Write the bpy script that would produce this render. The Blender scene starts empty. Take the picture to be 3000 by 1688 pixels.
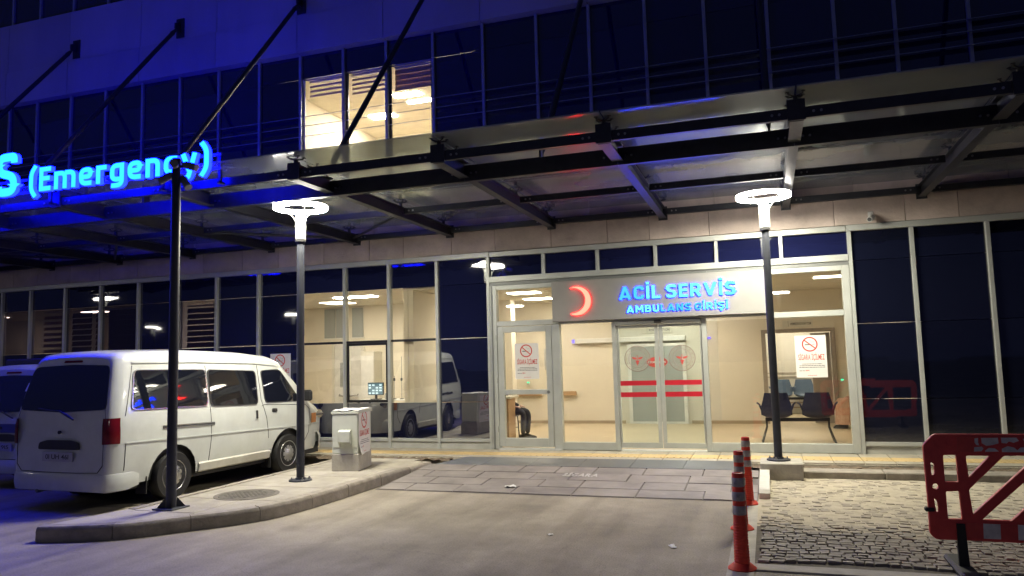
import bpy, bmesh, math, random
from math import sin, cos, pi, sqrt, radians
from mathutils import Vector, Matrix
random.seed(7)
scene = bpy.context.scene
COL = scene.collection

# ------------------------------------------------------------------ camera
YA, PI_, RO = -0.3231825, 0.0952145, -0.0264493
fw = Vector((sin(YA)*cos(PI_), cos(YA)*cos(PI_), sin(PI_)))
rt = Vector((cos(YA), -sin(YA), 0))
up = rt.cross(fw)
rt2 = rt*cos(RO) + up*sin(RO)
up2 = -rt*sin(RO) + up*cos(RO)
cam_d = bpy.data.cameras.new('camera')
cam_d.sensor_fit = 'HORIZONTAL'; cam_d.sensor_width = 36.0
cam_d.lens = 36.0*2211.6/3000.0
cam_d.clip_start = 0.05; cam_d.clip_end = 2000
cam = bpy.data.objects.new('camera', cam_d); COL.objects.link(cam)
bk = -fw
cam.matrix_world = Matrix(((rt2.x, up2.x, bk.x, 0.0), (rt2.y, up2.y, bk.y, -12.733835),
                           (rt2.z, up2.z, bk.z, 1.7025), (0, 0, 0, 1)))
scene.camera = cam

# ------------------------------------------------------------------ night sky
world = bpy.data.worlds.new('World'); scene.world = world
world.use_nodes = True
wn = world.node_tree.nodes; wl = world.node_tree.links
bg = wn['Background']
sky = wn.new('ShaderNodeTexSky'); sky.sky_type = 'NISHITA'; sky.sun_disc = False
sky.sun_elevation = radians(-4.0); sky.sun_rotation = radians(200)
mixc = wn.new('ShaderNodeMix'); mixc.data_type = 'RGBA'; mixc.inputs[0].default_value = 0.85
mixc.inputs[7].default_value = (0.10, 0.13, 0.42, 1)
wl.new(sky.outputs[0], mixc.inputs[6]); wl.new(mixc.outputs[2], bg.inputs[0])
bg.inputs[1].default_value = 0.06

scene.view_settings.view_transform = 'Standard'
scene.view_settings.look = 'None'
scene.view_settings.exposure = 1.35
scene.view_settings.gamma = 1.0
scene.cycles.use_denoising = True
scene.cycles.max_bounces = 10
scene.cycles.diffuse_bounces = 4
scene.cycles.glossy_bounces = 4
scene.cycles.transparent_max_bounces = 16
scene.cycles.sample_clamp_indirect = 4.0
scene.cycles.caustics_reflective = False
scene.cycles.caustics_refractive = False

# ------------------------------------------------------------------ materials
MATS = {}
def principled(name):
    m = bpy.data.materials.new(name); m.use_nodes = True
    nt = m.node_tree
    return m, nt, nt.nodes['Principled BSDF']

def mat(name, col, rough=0.6, metal=0.0, col2=None, scale=6.0, detail=6.0, bump=0.0, bscale=None, rnd=0.0, spec=0.5, coat=0.0, stretch=None, rvar=0.0):
    """procedural material: two tones mixed by noise, optional relief, optional tone per object"""
    m, nt, b = principled(name)
    N, L = nt.nodes, nt.links
    b.inputs['Roughness'].default_value = rough
    b.inputs['Metallic'].default_value = metal
    b.inputs['Specular IOR Level'].default_value = spec
    b.inputs['Coat Weight'].default_value = coat
    tc = N.new('ShaderNodeTexCoord')
    geo = N.new('ShaderNodeNewGeometry')
    vec = geo.outputs['Position']
    if stretch:
        mp = N.new('ShaderNodeMapping'); mp.inputs['Scale'].default_value = stretch
        L.new(vec, mp.inputs['Vector']); vec = mp.outputs['Vector']
    if col2 is None:
        col2 = tuple(c*0.86 for c in col)
    nz = N.new('ShaderNodeTexNoise'); nz.inputs['Scale'].default_value = scale; nz.inputs['Detail'].default_value = detail
    nz.inputs['Roughness'].default_value = 0.62
    L.new(vec, nz.inputs['Vector'])
    rp = N.new('ShaderNodeValToRGB')
    rp.color_ramp.elements[0].position = 0.32; rp.color_ramp.elements[0].color = (*col2, 1)
    rp.color_ramp.elements[1].position = 0.68; rp.color_ramp.elements[1].color = (*col, 1)
    L.new(nz.outputs['Fac'], rp.inputs['Fac'])
    out = rp.outputs['Color']
    if rnd > 0:
        oi = N.new('ShaderNodeObjectInfo')
        mr = N.new('ShaderNodeMapRange'); mr.inputs['To Min'].default_value = 1-rnd; mr.inputs['To Max'].default_value = 1+rnd
        L.new(oi.outputs['Random'], mr.inputs['Value'])
        vm = N.new('ShaderNodeVectorMath'); vm.operation = 'SCALE'
        L.new(out, vm.inputs[0]); L.new(mr.outputs[0], vm.inputs['Scale']); out = vm.outputs[0]
    L.new(out, b.inputs['Base Color'])
    if rvar > 0:
        mr2 = N.new('ShaderNodeMapRange'); mr2.inputs['To Min'].default_value = rough-rvar; mr2.inputs['To Max'].default_value = rough+rvar
        L.new(nz.outputs['Fac'], mr2.inputs['Value']); L.new(mr2.outputs[0], b.inputs['Roughness'])
    if bump > 0:
        n2 = N.new('ShaderNodeTexNoise'); n2.inputs['Scale'].default_value = bscale or scale*6; n2.inputs['Detail'].default_value = 4
        L.new(vec, n2.inputs['Vector'])
        bp = N.new('ShaderNodeBump'); bp.inputs['Strength'].default_value = bump; bp.inputs['Distance'].default_value = 0.02
        L.new(n2.outputs['Fac'], bp.inputs['Height']); L.new(bp.outputs[0], b.inputs['Normal'])
    MATS[name] = m
    return m

def emit(name, col, s):
    m = bpy.data.materials.new(name); m.use_nodes = True
    nt = m.node_tree; nt.nodes.clear()
    e = nt.nodes.new('ShaderNodeEmission'); o = nt.nodes.new('ShaderNodeOutputMaterial')
    e.inputs[0].default_value = (*col, 1); e.inputs[1].default_value = s
    nt.links.new(e.outputs[0], o.inputs[0]); MATS[name] = m
    return m

def schlick(nt, f0=0.045, scale=1.0):
    N, L = nt.nodes, nt.links
    lw = N.new('ShaderNodeLayerWeight'); lw.inputs[0].default_value = 0.5
    p = N.new('ShaderNodeMath'); p.operation = 'POWER'; p.inputs[1].default_value = 5
    L.new(lw.outputs['Facing'], p.inputs[0])
    a = N.new('ShaderNodeMath'); a.operation = 'MULTIPLY_ADD'; a.inputs[1].default_value = (1-f0)*scale; a.inputs[2].default_value = f0
    L.new(p.outputs[0], a.inputs[0])
    return a.outputs[0]

def glass(name, tint, f0=0.06, film=0.0, filmcol=(0.5, 0.5, 0.5), rough=0.01, sheen=0.0):
    """thin architectural glass: transparent with Schlick reflection and an optional dirt film"""
    m = bpy.data.materials.new(name); m.use_nodes = True
    nt = m.node_tree; N, L = nt.nodes, nt.links; N.clear()
    o = N.new('ShaderNodeOutputMaterial')
    t = N.new('ShaderNodeBsdfTransparent'); t.inputs[0].default_value = (*tint, 1)
    g = N.new('ShaderNodeBsdfGlossy'); g.inputs['Roughness'].default_value = rough
    g.inputs[0].default_value = (0.95, 0.97, 1, 1)
    base = t.outputs[0]
    if film > 0:
        d = N.new('ShaderNodeBsdfDiffuse'); d.inputs[0].default_value = (*filmcol, 1)
        tr = N.new('ShaderNodeBsdfTranslucent'); tr.inputs[0].default_value = (*filmcol, 1)
        md0 = N.new('ShaderNodeMixShader'); md0.inputs[0].default_value = 0.35
        L.new(d.outputs[0], md0.inputs[1]); L.new(tr.outputs[0], md0.inputs[2])
        gd = N.new('ShaderNodeBsdfGlossy'); gd.inputs['Roughness'].default_value = 0.42; gd.inputs[0].default_value = (0.8, 0.82, 0.82, 1)
        md = N.new('ShaderNodeMixShader'); md.inputs[0].default_value = sheen
        L.new(md0.outputs[0], md.inputs[1]); L.new(gd.outputs[0], md.inputs[2])
        nz = N.new('ShaderNodeTexNoise'); nz.inputs['Scale'].default_value = 1.3; nz.inputs['Detail'].default_value = 7
        geo = N.new('ShaderNodeNewGeometry'); L.new(geo.outputs['Position'], nz.inputs['Vector'])
        mr = N.new('ShaderNodeMapRange'); mr.inputs['From Min'].default_value = 0.3; mr.inputs['From Max'].default_value = 0.7
        mr.inputs['To Min'].default_value = film*0.93; mr.inputs['To Max'].default_value = min(1, film*1.07)
        L.new(nz.outputs['Fac'], mr.inputs['Value'])
        ms = N.new('ShaderNodeMixShader'); L.new(mr.outputs[0], ms.inputs[0])
        L.new(base, ms.inputs[1]); L.new(md.outputs[0], ms.inputs[2]); base = ms.outputs[0]
    mx = N.new('ShaderNodeMixShader'); L.new(schlick(nt, f0), mx.inputs[0])
    L.new(base, mx.inputs[1]); L.new(g.outputs[0], mx.inputs[2]); L.new(mx.outputs[0], o.inputs[0])
    MATS[name] = m
    return m

def darkpane(name, col, rough=0.02, spec=0.75, ior=1.65):
    m, nt, b = principled(name)
    N, L = nt.nodes, nt.links
    oi = N.new('ShaderNodeObjectInfo'); mrc = N.new('ShaderNodeMapRange'); mrc.inputs['To Min'].default_value = .65; mrc.inputs['To Max'].default_value = 1.35
    L.new(oi.outputs['Random'], mrc.inputs['Value']); vs_ = N.new('ShaderNodeVectorMath'); vs_.operation = 'SCALE'; vs_.inputs[0].default_value = col
    L.new(mrc.outputs[0], vs_.inputs['Scale']); L.new(vs_.outputs[0], b.inputs['Base Color'])
    b.inputs['Roughness'].default_value = rough
    b.inputs['Specular IOR Level'].default_value = spec
    b.inputs['IOR'].default_value = ior
    geo = N.new('ShaderNodeNewGeometry')
    nz = N.new('ShaderNodeTexNoise'); nz.inputs['Scale'].default_value = 0.9; nz.inputs['Detail'].default_value = 1
    L.new(geo.outputs['Position'], nz.inputs['Vector'])
    bp = N.new('ShaderNodeBump'); bp.inputs['Strength'].default_value = 0.03; bp.inputs['Distance'].default_value = 0.05
    L.new(nz.outputs['Fac'], bp.inputs['Height']); L.new(bp.outputs[0], b.inputs['Normal'])
    n2 = N.new('ShaderNodeTexNoise'); n2.inputs['Scale'].default_value = 2.5; n2.inputs['Detail'].default_value = 8
    L.new(geo.outputs['Position'], n2.inputs['Vector'])
    mr = N.new('ShaderNodeMapRange'); mr.inputs['To Min'].default_value = rough*0.5; mr.inputs['To Max'].default_value = rough*2.2
    L.new(n2.outputs['Fac'], mr.inputs['Value']); L.new(mr.outputs[0], b.inputs['Roughness'])
    MATS[name] = m
    return m

mat('alu', (0.50, 0.52, 0.50), 0.42, 0.25, scale=3, rvar=0.08)
mat('alu_dark', (0.20, 0.21, 0.21), 0.45, 0.3)
mat('alu_blade', (0.42, 0.44, 0.46), 0.4, 0.5)
mat('black_frame', (0.012, 0.012, 0.014), 0.4)
mat('plinth', (0.50, 0.50, 0.46), 0.7, col2=(0.40, 0.40, 0.36), scale=4, bump=0.1)
mat('stone', (0.60, 0.50, 0.45), 0.75, col2=(0.40, 0.33, 0.295), scale=2.4, detail=10, bump=0.25, bscale=30, rnd=0.14)
mat('spandrel', (0.42, 0.40, 0.38), 0.8, col2=(0.34, 0.325, 0.31), scale=0.9, detail=9, bump=0.08, rnd=0.07, stretch=(1, 1, .35))
darkpane('pane_dark', (0.008, 0.010, 0.046))
darkpane('pane_mirror', (0.008, 0.010, 0.035), 0.012, 0.6, 2.7)
darkpane('pane_upper', (0.003, 0.004, 0.042))
darkpane('pane_blackblue', (0.004, 0.005, 0.013))
darkpane('tailgate_glass', (0.022, 0.025, 0.045), 0.03, 0.7)
darkpane('vehicle_glass', (0.006, 0.007, 0.012), 0.02, 0.7)
glass('clear_glass', (0.90, 0.94, 0.90), 0.05)
glass('tint_glass', (0.965, 0.945, 0.89), 0.06)
glass('tint_dark_glass', (0.55, 0.53, 0.60), 0.08)
glass('canopy_glass', (0.62, 0.66, 0.63), 0.06, film=0.46, filmcol=(0.43, 0.48, 0.50), rough=0.11, sheen=0.25)
glass('emblem_film', (0.94, 0.91, 0.89), 0.04, film=0.12, filmcol=(0.75, 0.65, 0.62))
mat('steel', (0.035, 0.038, 0.048), 0.42, 0.2, col2=(0.022, 0.024, 0.032), scale=8)
mat('steel_bolt', (0.35, 0.35, 0.36), 0.35, 0.9)
mat('pole', (0.030, 0.034, 0.048), 0.58, 0.0, col2=(0.020, 0.023, 0.034), scale=14, rvar=0.1)
mat('lamp_sleeve', (0.20, 0.21, 0.20), 0.5, 0.1)
mat('lamp_collar', (0.02, 0.02, 0.022), 0.5)
emit('led_ring', (1.0, 0.945, 0.75), 235.0)
emit('led_ring_weak', (1.0, 0.95, 0.80), 18.0)
emit('led_rim', (1.0, 0.94, 0.84), 20.0)
emit('sign_blue_face', (0.0008, 0.0135, 1.0), 29)
emit('sign_blue_side', (0.0006, 0.002, 1.0), 30.0)
emit('entry_blue', (0.007, 0.036, 1.0), 15)
emit('entry_blue_dim', (0.004, 0.028, 1.0), 10)
emit('entry_blue_side', (0.004, 0.02, 1.0), 5)
emit('crescent_face', (1.0, 0.017, 0.011), 15)
emit('crescent_side', (1.0, 0.01, 0.01), 4.0)
emit('ceiling_panel', (1.0, 0.95, 0.85), 26.0)
emit('ceiling_panel_soft', (1.0, 0.92, 0.79), 5.0)
emit('ceiling_panel_upper', (1.0, 0.95, 0.85), 110.0)
emit('ceiling_panel_bright', (1.0, 0.95, 0.85), 50.0)
emit('ceiling_panel_dim', (1.0, 0.80, 0.55), 7.0)
emit('led_green', (0.05, 0.9, 0.4), 1.2)
emit('led_violet', (0.25, 0.2, 0.9), 0.8)
emit('screen', (0.12, 0.2, 0.24), 0.6)
emit('screen_bright', (0.5, 0.65, 0.7), 0.9)
mat('sign_board', (0.30, 0.295, 0.29), 0.55, 0.1, scale=2)
mat('sign_back', (0.30, 0.30, 0.31), 0.6)
mat('wall_cream', (0.77, 0.72, 0.60), 0.85, col2=(0.72, 0.67, 0.56), scale=1.5)
mat('wall_white', (0.70, 0.68, 0.60), 0.85, col2=(0.65, 0.63, 0.55), scale=1.5)
mat('floor_in', (0.58, 0.48, 0.33), 0.35, col2=(0.52, 0.43, 0.29), scale=2.0)
mat('ceiling_in', (0.72, 0.68, 0.58), 0.9)
mat('skirting', (0.42, 0.34, 0.23), 0.6)
mat('wood', (0.50, 0.33, 0.18), 0.5, col2=(0.40, 0.25, 0.13), scale=5, stretch=(1, 1, 8))
mat('door_white', (0.78, 0.78, 0.75), 0.5)
mat('frost', (0.36, 0.385, 0.375), 0.35, col2=(0.33, 0.355, 0.345), scale=1)
mat('brown_frame', (0.36, 0.31, 0.255), 0.5)
mat('chair_navy', (0.012, 0.016, 0.06), 0.35)
mat('chair_blue', (0.10, 0.15, 0.22), 0.4)
mat('chair_leg', (0.02, 0.02, 0.022), 0.4, 0.4)
mat('blind', (0.55, 0.36, 0.28), 0.7, stretch=(1, 1, 6))
mat('blind_light', (0.70, 0.58, 0.47), 0.7)
mat('blind_dark', (0.22, 0.15, 0.13), 0.7)
mat('blind_white', (0.62, 0.60, 0.58), 0.7)
mat('paper', (0.78, 0.76, 0.74), 0.55, col2=(0.72, 0.70, 0.68), scale=3)
mat('print_red', (0.62, 0.06, 0.05), 0.6)
mat('print_dark', (0.05, 0.05, 0.06), 0.6)
mat('print_grey', (0.35, 0.35, 0.36), 0.6)
mat('print_brown', (0.26, 0.19, 0.17), 0.6)
mat('tape_red', (0.55, 0.015, 0.035), 0.45)
mat('cabinet', (0.60, 0.62, 0.55), 0.5, col2=(0.55, 0.57, 0.50), scale=5)
mat('seam_dark', (0.03, 0.03, 0.03), 0.8)
mat('concrete', (0.46, 0.43, 0.37), 0.85, col2=(0.33, 0.31, 0.27), scale=5, detail=10, bump=0.3)
mat('concrete_dark', (0.20, 0.18, 0.15), 0.9, col2=(0.13, 0.12, 0.10), scale=9, detail=10, bump=0.4)
mat('kerb', (0.36, 0.32, 0.265), 0.85, col2=(0.22, 0.20, 0.165), scale=6, detail=10, bump=0.35, rnd=0.12)
mat('kerb_white', (0.62, 0.60, 0.54), 0.8, col2=(0.50, 0.48, 0.43), scale=9, bump=0.2)
mat('island_top', (0.42, 0.385, 0.32), 0.88, col2=(0.30, 0.275, 0.23), scale=3.2, detail=11, bump=0.3, bscale=40)
mat('slab', (0.27, 0.24, 0.218), 0.72, col2=(0.155, 0.138, 0.13), scale=1.7, detail=12, bump=0.25, rnd=0.07)
mat('slab_bed', (0.15, 0.134, 0.122), 0.9, col2=(0.10, 0.09, 0.083), scale=6)
mat('granite', (0.13, 0.14, 0.145), 0.45, col2=(0.085, 0.092, 0.10), scale=5, detail=10, bump=0.06, rnd=0.2, rvar=0.1)
mat('tactile', (0.62, 0.45, 0.20), 0.7, col2=(0.52, 0.39, 0.19), scale=6, detail=9, bump=0.2, rnd=0.08)
mat('pavement', (0.44, 0.40, 0.32), 0.8, col2=(0.34, 0.31, 0.25), scale=4, detail=10, bump=0.25, rnd=0.08)
mat('rubble', (0.22, 0.17, 0.12), 0.95, col2=(0.12, 0.09, 0.06), scale=14, detail=10, bump=0.7)
mat('cobble', (0.27, 0.245, 0.20), 0.8, col2=(0.19, 0.172, 0.142), scale=7, detail=8, bump=0.35, bscale=45, rnd=0.22)
mat('cobble_dusty', (0.40, 0.355, 0.275), 0.9, col2=(0.29, 0.26, 0.205), scale=7, detail=9, bump=0.4, bscale=45)
mat('soil', (0.17, 0.15, 0.115), 0.95, col2=(0.10, 0.088, 0.068), scale=12, bump=0.4)
mat('sand', (0.50, 0.44, 0.33), 0.95, col2=(0.38, 0.335, 0.25), scale=8, detail=12, bump=0.5, bscale=60)
mat('bollard_red', (0.78, 0.055, 0.022), 0.48, col2=(0.60, 0.040, 0.018), scale=12, detail=9)
mat('reflective', (0.50, 0.48, 0.46), 0.35, 0.2, col2=(0.26, 0.25, 0.245), scale=20)
mat('barrier_red', (0.66, 0.062, 0.055), 0.5, col2=(0.50, 0.040, 0.038), scale=9, detail=10, rvar=0.12)
mat('band_white', (0.70, 0.67, 0.65), 0.5, col2=(0.44, 0.42, 0.41), scale=12)
mat('band_red', (0.58, 0.06, 0.05), 0.45, col2=(0.46, 0.045, 0.04), scale=14)
mat('rubber', (0.012, 0.012, 0.013), 0.65)
mat('van_white', (0.60, 0.625, 0.61), 0.30, col2=(0.52, 0.54, 0.52), scale=3.5, detail=10, coat=0.6, rvar=0.08)
mat('van_dirty', (0.50, 0.48, 0.42), 0.55, col2=(0.62, 0.61, 0.56), scale=5)
mat('van_trim', (0.02, 0.02, 0.022), 0.5)
mat('chrome', (0.55, 0.55, 0.55), 0.25, 0.9)
mat('alloy', (0.42, 0.42, 0.42), 0.38, 0.7)
mat('tail_red', (0.16, 0.006, 0.012), 0.15, coat=0.8)
mat('amber', (0.55, 0.25, 0.10), 0.2, coat=0.8)
mat('plate', (0.45, 0.45, 0.47), 0.5)
mat('van_blue', (0.03, 0.05, 0.22), 0.3, coat=0.5)
mat('manhole', (0.16, 0.145, 0.12), 0.8, 0.2, col2=(0.10, 0.09, 0.075), scale=16, bump=0.5)
mat('trousers', (0.035, 0.036, 0.042), 0.9)
mat('shirt_blue', (0.02, 0.022, 0.06), 0.9)
mat('peach', (0.46, 0.30, 0.21), 0.9, col2=(0.34, 0.19, 0.13), scale=14)
mat('skin', (0.50, 0.32, 0.24), 0.6)
mat('hair', (0.02, 0.016, 0.014), 0.7)
mat('shoe', (0.015, 0.013, 0.012), 0.5)
mat('white_plastic', (0.62, 0.62, 0.60), 0.45)
mat('litter_white', (0.70, 0.69, 0.66), 0.7)
mat('litter_orange', (0.60, 0.16, 0.03), 0.6)
mat('ground_text', (0.55, 0.53, 0.50), 0.8, col2=(0.29, 0.27, 0.26), scale=9, detail=8)

def road_material():
    m, nt, b = principled('road')
    N, L = nt.nodes, nt.links
    geo = N.new('ShaderNodeNewGeometry'); P = geo.outputs['Position']
    def noise(s, d=8, r=0.6):
        n = N.new('ShaderNodeTexNoise'); n.inputs['Scale'].default_value = s; n.inputs['Detail'].default_value = d; n.inputs['Roughness'].default_value = r
        L.new(P, n.inputs['Vector']); return n.outputs['Fac']
    def ramp(f, p0, c0, p1, c1):
        r = N.new('ShaderNodeValToRGB'); r.color_ramp.elements[0].position = p0; r.color_ramp.elements[0].color = (*c0, 1)
        r.color_ramp.elements[1].position = p1; r.color_ramp.elements[1].color = (*c1, 1); L.new(f, r.inputs[0]); return r.outputs[0]
    def mul(a, c, f=1.0):
        x = N.new('ShaderNodeMix'); x.data_type = 'RGBA'; x.blend_type = 'MULTIPLY'; x.inputs[0].default_value = f
        L.new(a, x.inputs[6]); L.new(c, x.inputs[7]); return x.outputs[2]
    c = ramp(noise(0.55, 6, 0.55), 0.36, (0.255, 0.222, 0.172), 0.62, (0.40, 0.352, 0.275))
    c = mul(c, ramp(noise(3.1, 9, 0.7), 0.30, (0.72, 0.72, 0.72), 0.60, (1, 1, 1)), 0.7)
    c = mul(c, ramp(noise(70, 3, 0.6), 0.30, (0.45, 0.44, 0.43), 0.55, (1, 1, 1)), 0.75)
    v = N.new('ShaderNodeTexVoronoi'); v.inputs['Scale'].default_value = 2.2; L.new(P, v.inputs['Vector'])
    v2_ = N.new('ShaderNodeTexVoronoi'); v2_.inputs['Scale'].default_value = .75; L.new(P, v2_.inputs['Vector'])
    c = mul(c, ramp(v2_.outputs['Distance'], 0.03, (0.60, 0.59, 0.58), 0.16, (1, 1, 1)), 0.6)
    c = mul(c, ramp(v.outputs['Distance'], 0.012, (0.25, 0.24, 0.23), 0.022, (1, 1, 1)), 0.8)
    wv = N.new('ShaderNodeTexNoise'); wv.inputs['Scale'].default_value = 1.5; wv.inputs['Detail'].default_value = 5; L.new(P, wv.inputs['Vector'])
    wm = N.new('ShaderNodeVectorMath'); wm.operation = 'MULTIPLY_ADD'; wm.inputs[1].default_value = (.9, .9, .9); L.new(wv.outputs['Color'], wm.inputs[0]); L.new(P, wm.inputs[2])
    ve = N.new('ShaderNodeTexVoronoi'); ve.feature = 'DISTANCE_TO_EDGE'; ve.inputs['Scale'].default_value = .42; L.new(wm.outputs[0], ve.inputs['Vector'])
    c = mul(c, ramp(ve.outputs['Distance'], .0005, (.5, .48, .46), .004, (1, 1, 1)), .35)
    mp = N.new('ShaderNodeMapping'); mp.inputs['Scale'].default_value = (2.2, .28, 1); mp.inputs['Rotation'].default_value = (0, 0, .35); L.new(P, mp.inputs['Vector'])
    st = N.new('ShaderNodeTexNoise'); st.inputs['Scale'].default_value = 1.2; st.inputs['Detail'].default_value = 7; L.new(mp.outputs[0], st.inputs['Vector'])
    c = mul(c, ramp(st.outputs['Fac'], .34, (.62, .61, .60), .56, (1, 1, 1)), .7)
    L.new(c, b.inputs['Base Color'])
    b.inputs['Roughness'].default_value = 0.78
    bp = N.new('ShaderNodeBump'); bp.inputs['Strength'].default_value = 0.30; bp.inputs['Distance'].default_value = 0.012
    L.new(noise(55, 6, 0.7), bp.inputs['Height']); L.new(bp.outputs[0], b.inputs['Normal'])
    MATS['road'] = m
road_material()

# ------------------------------------------------------------------ mesh helpers
class MB:
    def __init__(s):
        s.v, s.f, s.m = [], [], []
    def add(s, vs, fs, mi=0):
        o = len(s.v); s.v += [tuple(p) for p in vs]
        s.f += [tuple(i+o for i in f) for f in fs]; s.m += [mi]*len(fs)
        return s
    def box(s, a, b, mi=0, bev=0.0):
        x0, y0, z0 = (min(a[i], b[i]) for i in range(3)); x1, y1, z1 = (max(a[i], b[i]) for i in range(3))
        if bev <= 0:
            vs = [(x0, y0, z0), (x1, y0, z0), (x1, y1, z0), (x0, y1, z0), (x0, y0, z1), (x1, y0, z1), (x1, y1, z1), (x0, y1, z1)]
            return s.add(vs, [(0, 3, 2, 1), (4, 5, 6, 7), (0, 1, 5, 4), (1, 2, 6, 5), (2, 3, 7, 6), (3, 0, 4, 7)], mi)
        bev = min(bev, (x1-x0)*.45, (y1-y0)*.45, (z1-z0)*.45)
        vs = []; idx = {}
        for sx in (0, 1):
            for sy in (0, 1):
                for sz in (0, 1):
                    c = ((x0, x1)[sx], (y0, y1)[sy], (z0, z1)[sz]); d = (1-2*sx, 1-2*sy, 1-2*sz)
                    for ax in range(3):
                        p = [c[i]+d[i]*bev for i in range(3)]; p[ax] = c[ax]
                        idx[sx, sy, sz, ax] = len(vs); vs.append(p)
        F = []
        def q(*k): F.append(tuple(idx[i] for i in k))
        for sgn in (0, 1):
            o = [(0, 0), (1, 0), (1, 1), (0, 1)]
            if sgn == 0: o = o[::-1]
            q(*[(sgn, a_, b_, 0) for a_, b_ in o]); q(*[(b_, sgn, a_, 1) for a_, b_ in o]); q(*[(a_, b_, sgn, 2) for a_, b_ in o])
        for a_ in (0, 1):
            for b_ in (0, 1):
                q((a_, b_, 0, 0), (a_, b_, 1, 0), (a_, b_, 1, 1), (a_, b_, 0, 1))
                q((a_, 0, b_, 0), (a_, 1, b_, 0), (a_, 1, b_, 2), (a_, 0, b_, 2))
                q((0, a_, b_, 1), (1, a_, b_, 1), (1, a_, b_, 2), (0, a_, b_, 2))
                for c_ in (0, 1): q((a_, b_, c_, 0), (a_, b_, c_, 1), (a_, b_, c_, 2))
        return s.add(vs, F, mi)
    def tube(s, pts, r, n=10, mi=0, caps=True):
        pts = [Vector(p) for p in pts]; rs = r if isinstance(r, (list, tuple)) else [r]*len(pts)
        rings = []; ref = None
        for i, p in enumerate(pts):
            d = (pts[min(i+1, len(pts)-1)]-pts[max(i-1, 0)]).normalized()
            if ref is None:
                ref = Vector((0, 0, 1)) if abs(d.z) < .9 else Vector((1, 0, 0))
            u = d.cross(ref)
            if u.length < 1e-4: u = d.orthogonal()
            u.normalize(); w = u.cross(d).normalized(); ref = w
            rings.append([p+(u*cos(2*pi*k/n)+w*sin(2*pi*k/n))*rs[i] for k in range(n)])
        vs = [q for rg in rings for q in rg]; fs = []
        for i in range(len(pts)-1):
            for k in range(n):
                fs.append((i*n+k, i*n+(k+1) % n, (i+1)*n+(k+1) % n, (i+1)*n+k))
        if caps:
            fs.append(tuple(range(n))[::-1]); fs.append(tuple((len(pts)-1)*n+k for k in range(n)))
        return s.add(vs, fs, mi)
    def lathe(s, prof, n=24, c=(0, 0, 0), mi=0, axis='z', closed=False, caps=True):
        vs, fs = [], []
        for r, z in prof:
            for k in range(n):
                a = 2*pi*k/n; x, y = r*cos(a), r*sin(a)
                p = (x, y, z) if axis == 'z' else ((x, z, y) if axis == 'y' else (z, x, y))
                vs.append((p[0]+c[0], p[1]+c[1], p[2]+c[2]))
        m = len(prof)
        for i in range(m if closed else m-1):
            j = (i+1) % m
            for k in range(n):
                fs.append((i*n+k, i*n+(k+1) % n, j*n+(k+1) % n, j*n+k))
        if not closed and caps:
            if prof[0][0] > 1e-5: fs.append(tuple(range(n))[::-1])
            if prof[-1][0] > 1e-5: fs.append(tuple((m-1)*n+k for k in range(n)))
        return s.add(vs, fs, mi)
    def prism(s, poly, a, b, plane='xz', mi=0):
        """poly in the given plane, extruded from a to b along the third axis"""
        def P(u, v, w):
            return (u, w, v) if plane == 'xz' else ((u, v, w) if plane == 'xy' else (w, u, v))
        n = len(poly)
        vs = [P(u, v, a) for u, v in poly]+[P(u, v, b) for u, v in poly]
        fs = [tuple(range(n)), tuple(range(2*n-1, n-1, -1))]+[(i, i+n, (i+1) % n+n, (i+1) % n) for i in range(n)]
        return s.add(vs, fs, mi)
    def grid(s, rows, mi=0, flip=False):
        nr, nc = len(rows), len(rows[0]); vs = [p for r in rows for p in r]; fs = []
        for i in range(nr-1):
            for j in range(nc-1):
                f = (i*nc+j, i*nc+j+1, (i+1)*nc+j+1, (i+1)*nc+j)
                fs.append(f[::-1] if flip else f)
        return s.add(vs, fs, mi)
    def mesh(s, name, mats, smooth=False, fix=True):
        me = bpy.data.meshes.new(name); me.from_pydata(s.v, [], s.f)
        for m in mats if isinstance(mats, (list, tuple)) else [mats]:
            me.materials.append(MATS[m] if isinstance(m, str) else m)
        me.polygons.foreach_set('material_index', s.m)
        me.update()
        if fix:
            bm = bmesh.new(); bm.from_mesh(me); bmesh.ops.recalc_face_normals(bm, faces=bm.faces); bm.to_mesh(me); bm.free()
        if smooth:
            me.polygons.foreach_set('use_smooth', [True]*len(me.polygons))
            if smooth != 'all':
                me.set_sharp_from_angle(angle=radians(38))
        return me

def link(name, data, parent=None, loc=None, rot=None):
    o = bpy.data.objects.new(name, data); COL.objects.link(o)
    if parent: o.parent = parent
    if loc: o.location = loc
    if rot: o.rotation_euler = rot
    return o
def tag(o, label, cat, group=None):
    o['label'] = label; o['category'] = cat
    if group: o['group'] = group
    return o
def thing(name, label, cat, loc=(0, 0, 0), rz=0, group=None):
    return tag(link(name, None, None, loc, (0, 0, rz)), label, cat, group)
def part(name, mb, mats, parent, smooth=False, loc=None, rot=None, label=None):
    o = link(name, mb.mesh(name, mats, smooth), parent, loc, rot)
    if label: o['label'] = label
    return o
def one(name, mb, mats, label, cat, loc=None, rot=None, smooth=False, group=None):
    return tag(link(name, mb.mesh(name, mats, smooth), None, loc, rot), label, cat, group)
def struct(name, mb, mats, smooth=False):
    o = link(name, mb.mesh(name, mats, smooth)); o['kind'] = 'structure'; return o
def rrect(x0, x1, z0, z1, r, n=5):
    out = []
    for cx, cz, a0 in ((x1-r, z0+r, -90), (x1-r, z1-r, 0), (x0+r, z1-r, 90), (x0+r, z0+r, 180)):
        for k in range(n+1):
            a = radians(a0+90*k/n); out.append((cx+r*cos(a), cz+r*sin(a)))
    return out
def lerp(a, b, t): return a+(b-a)*t

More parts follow.
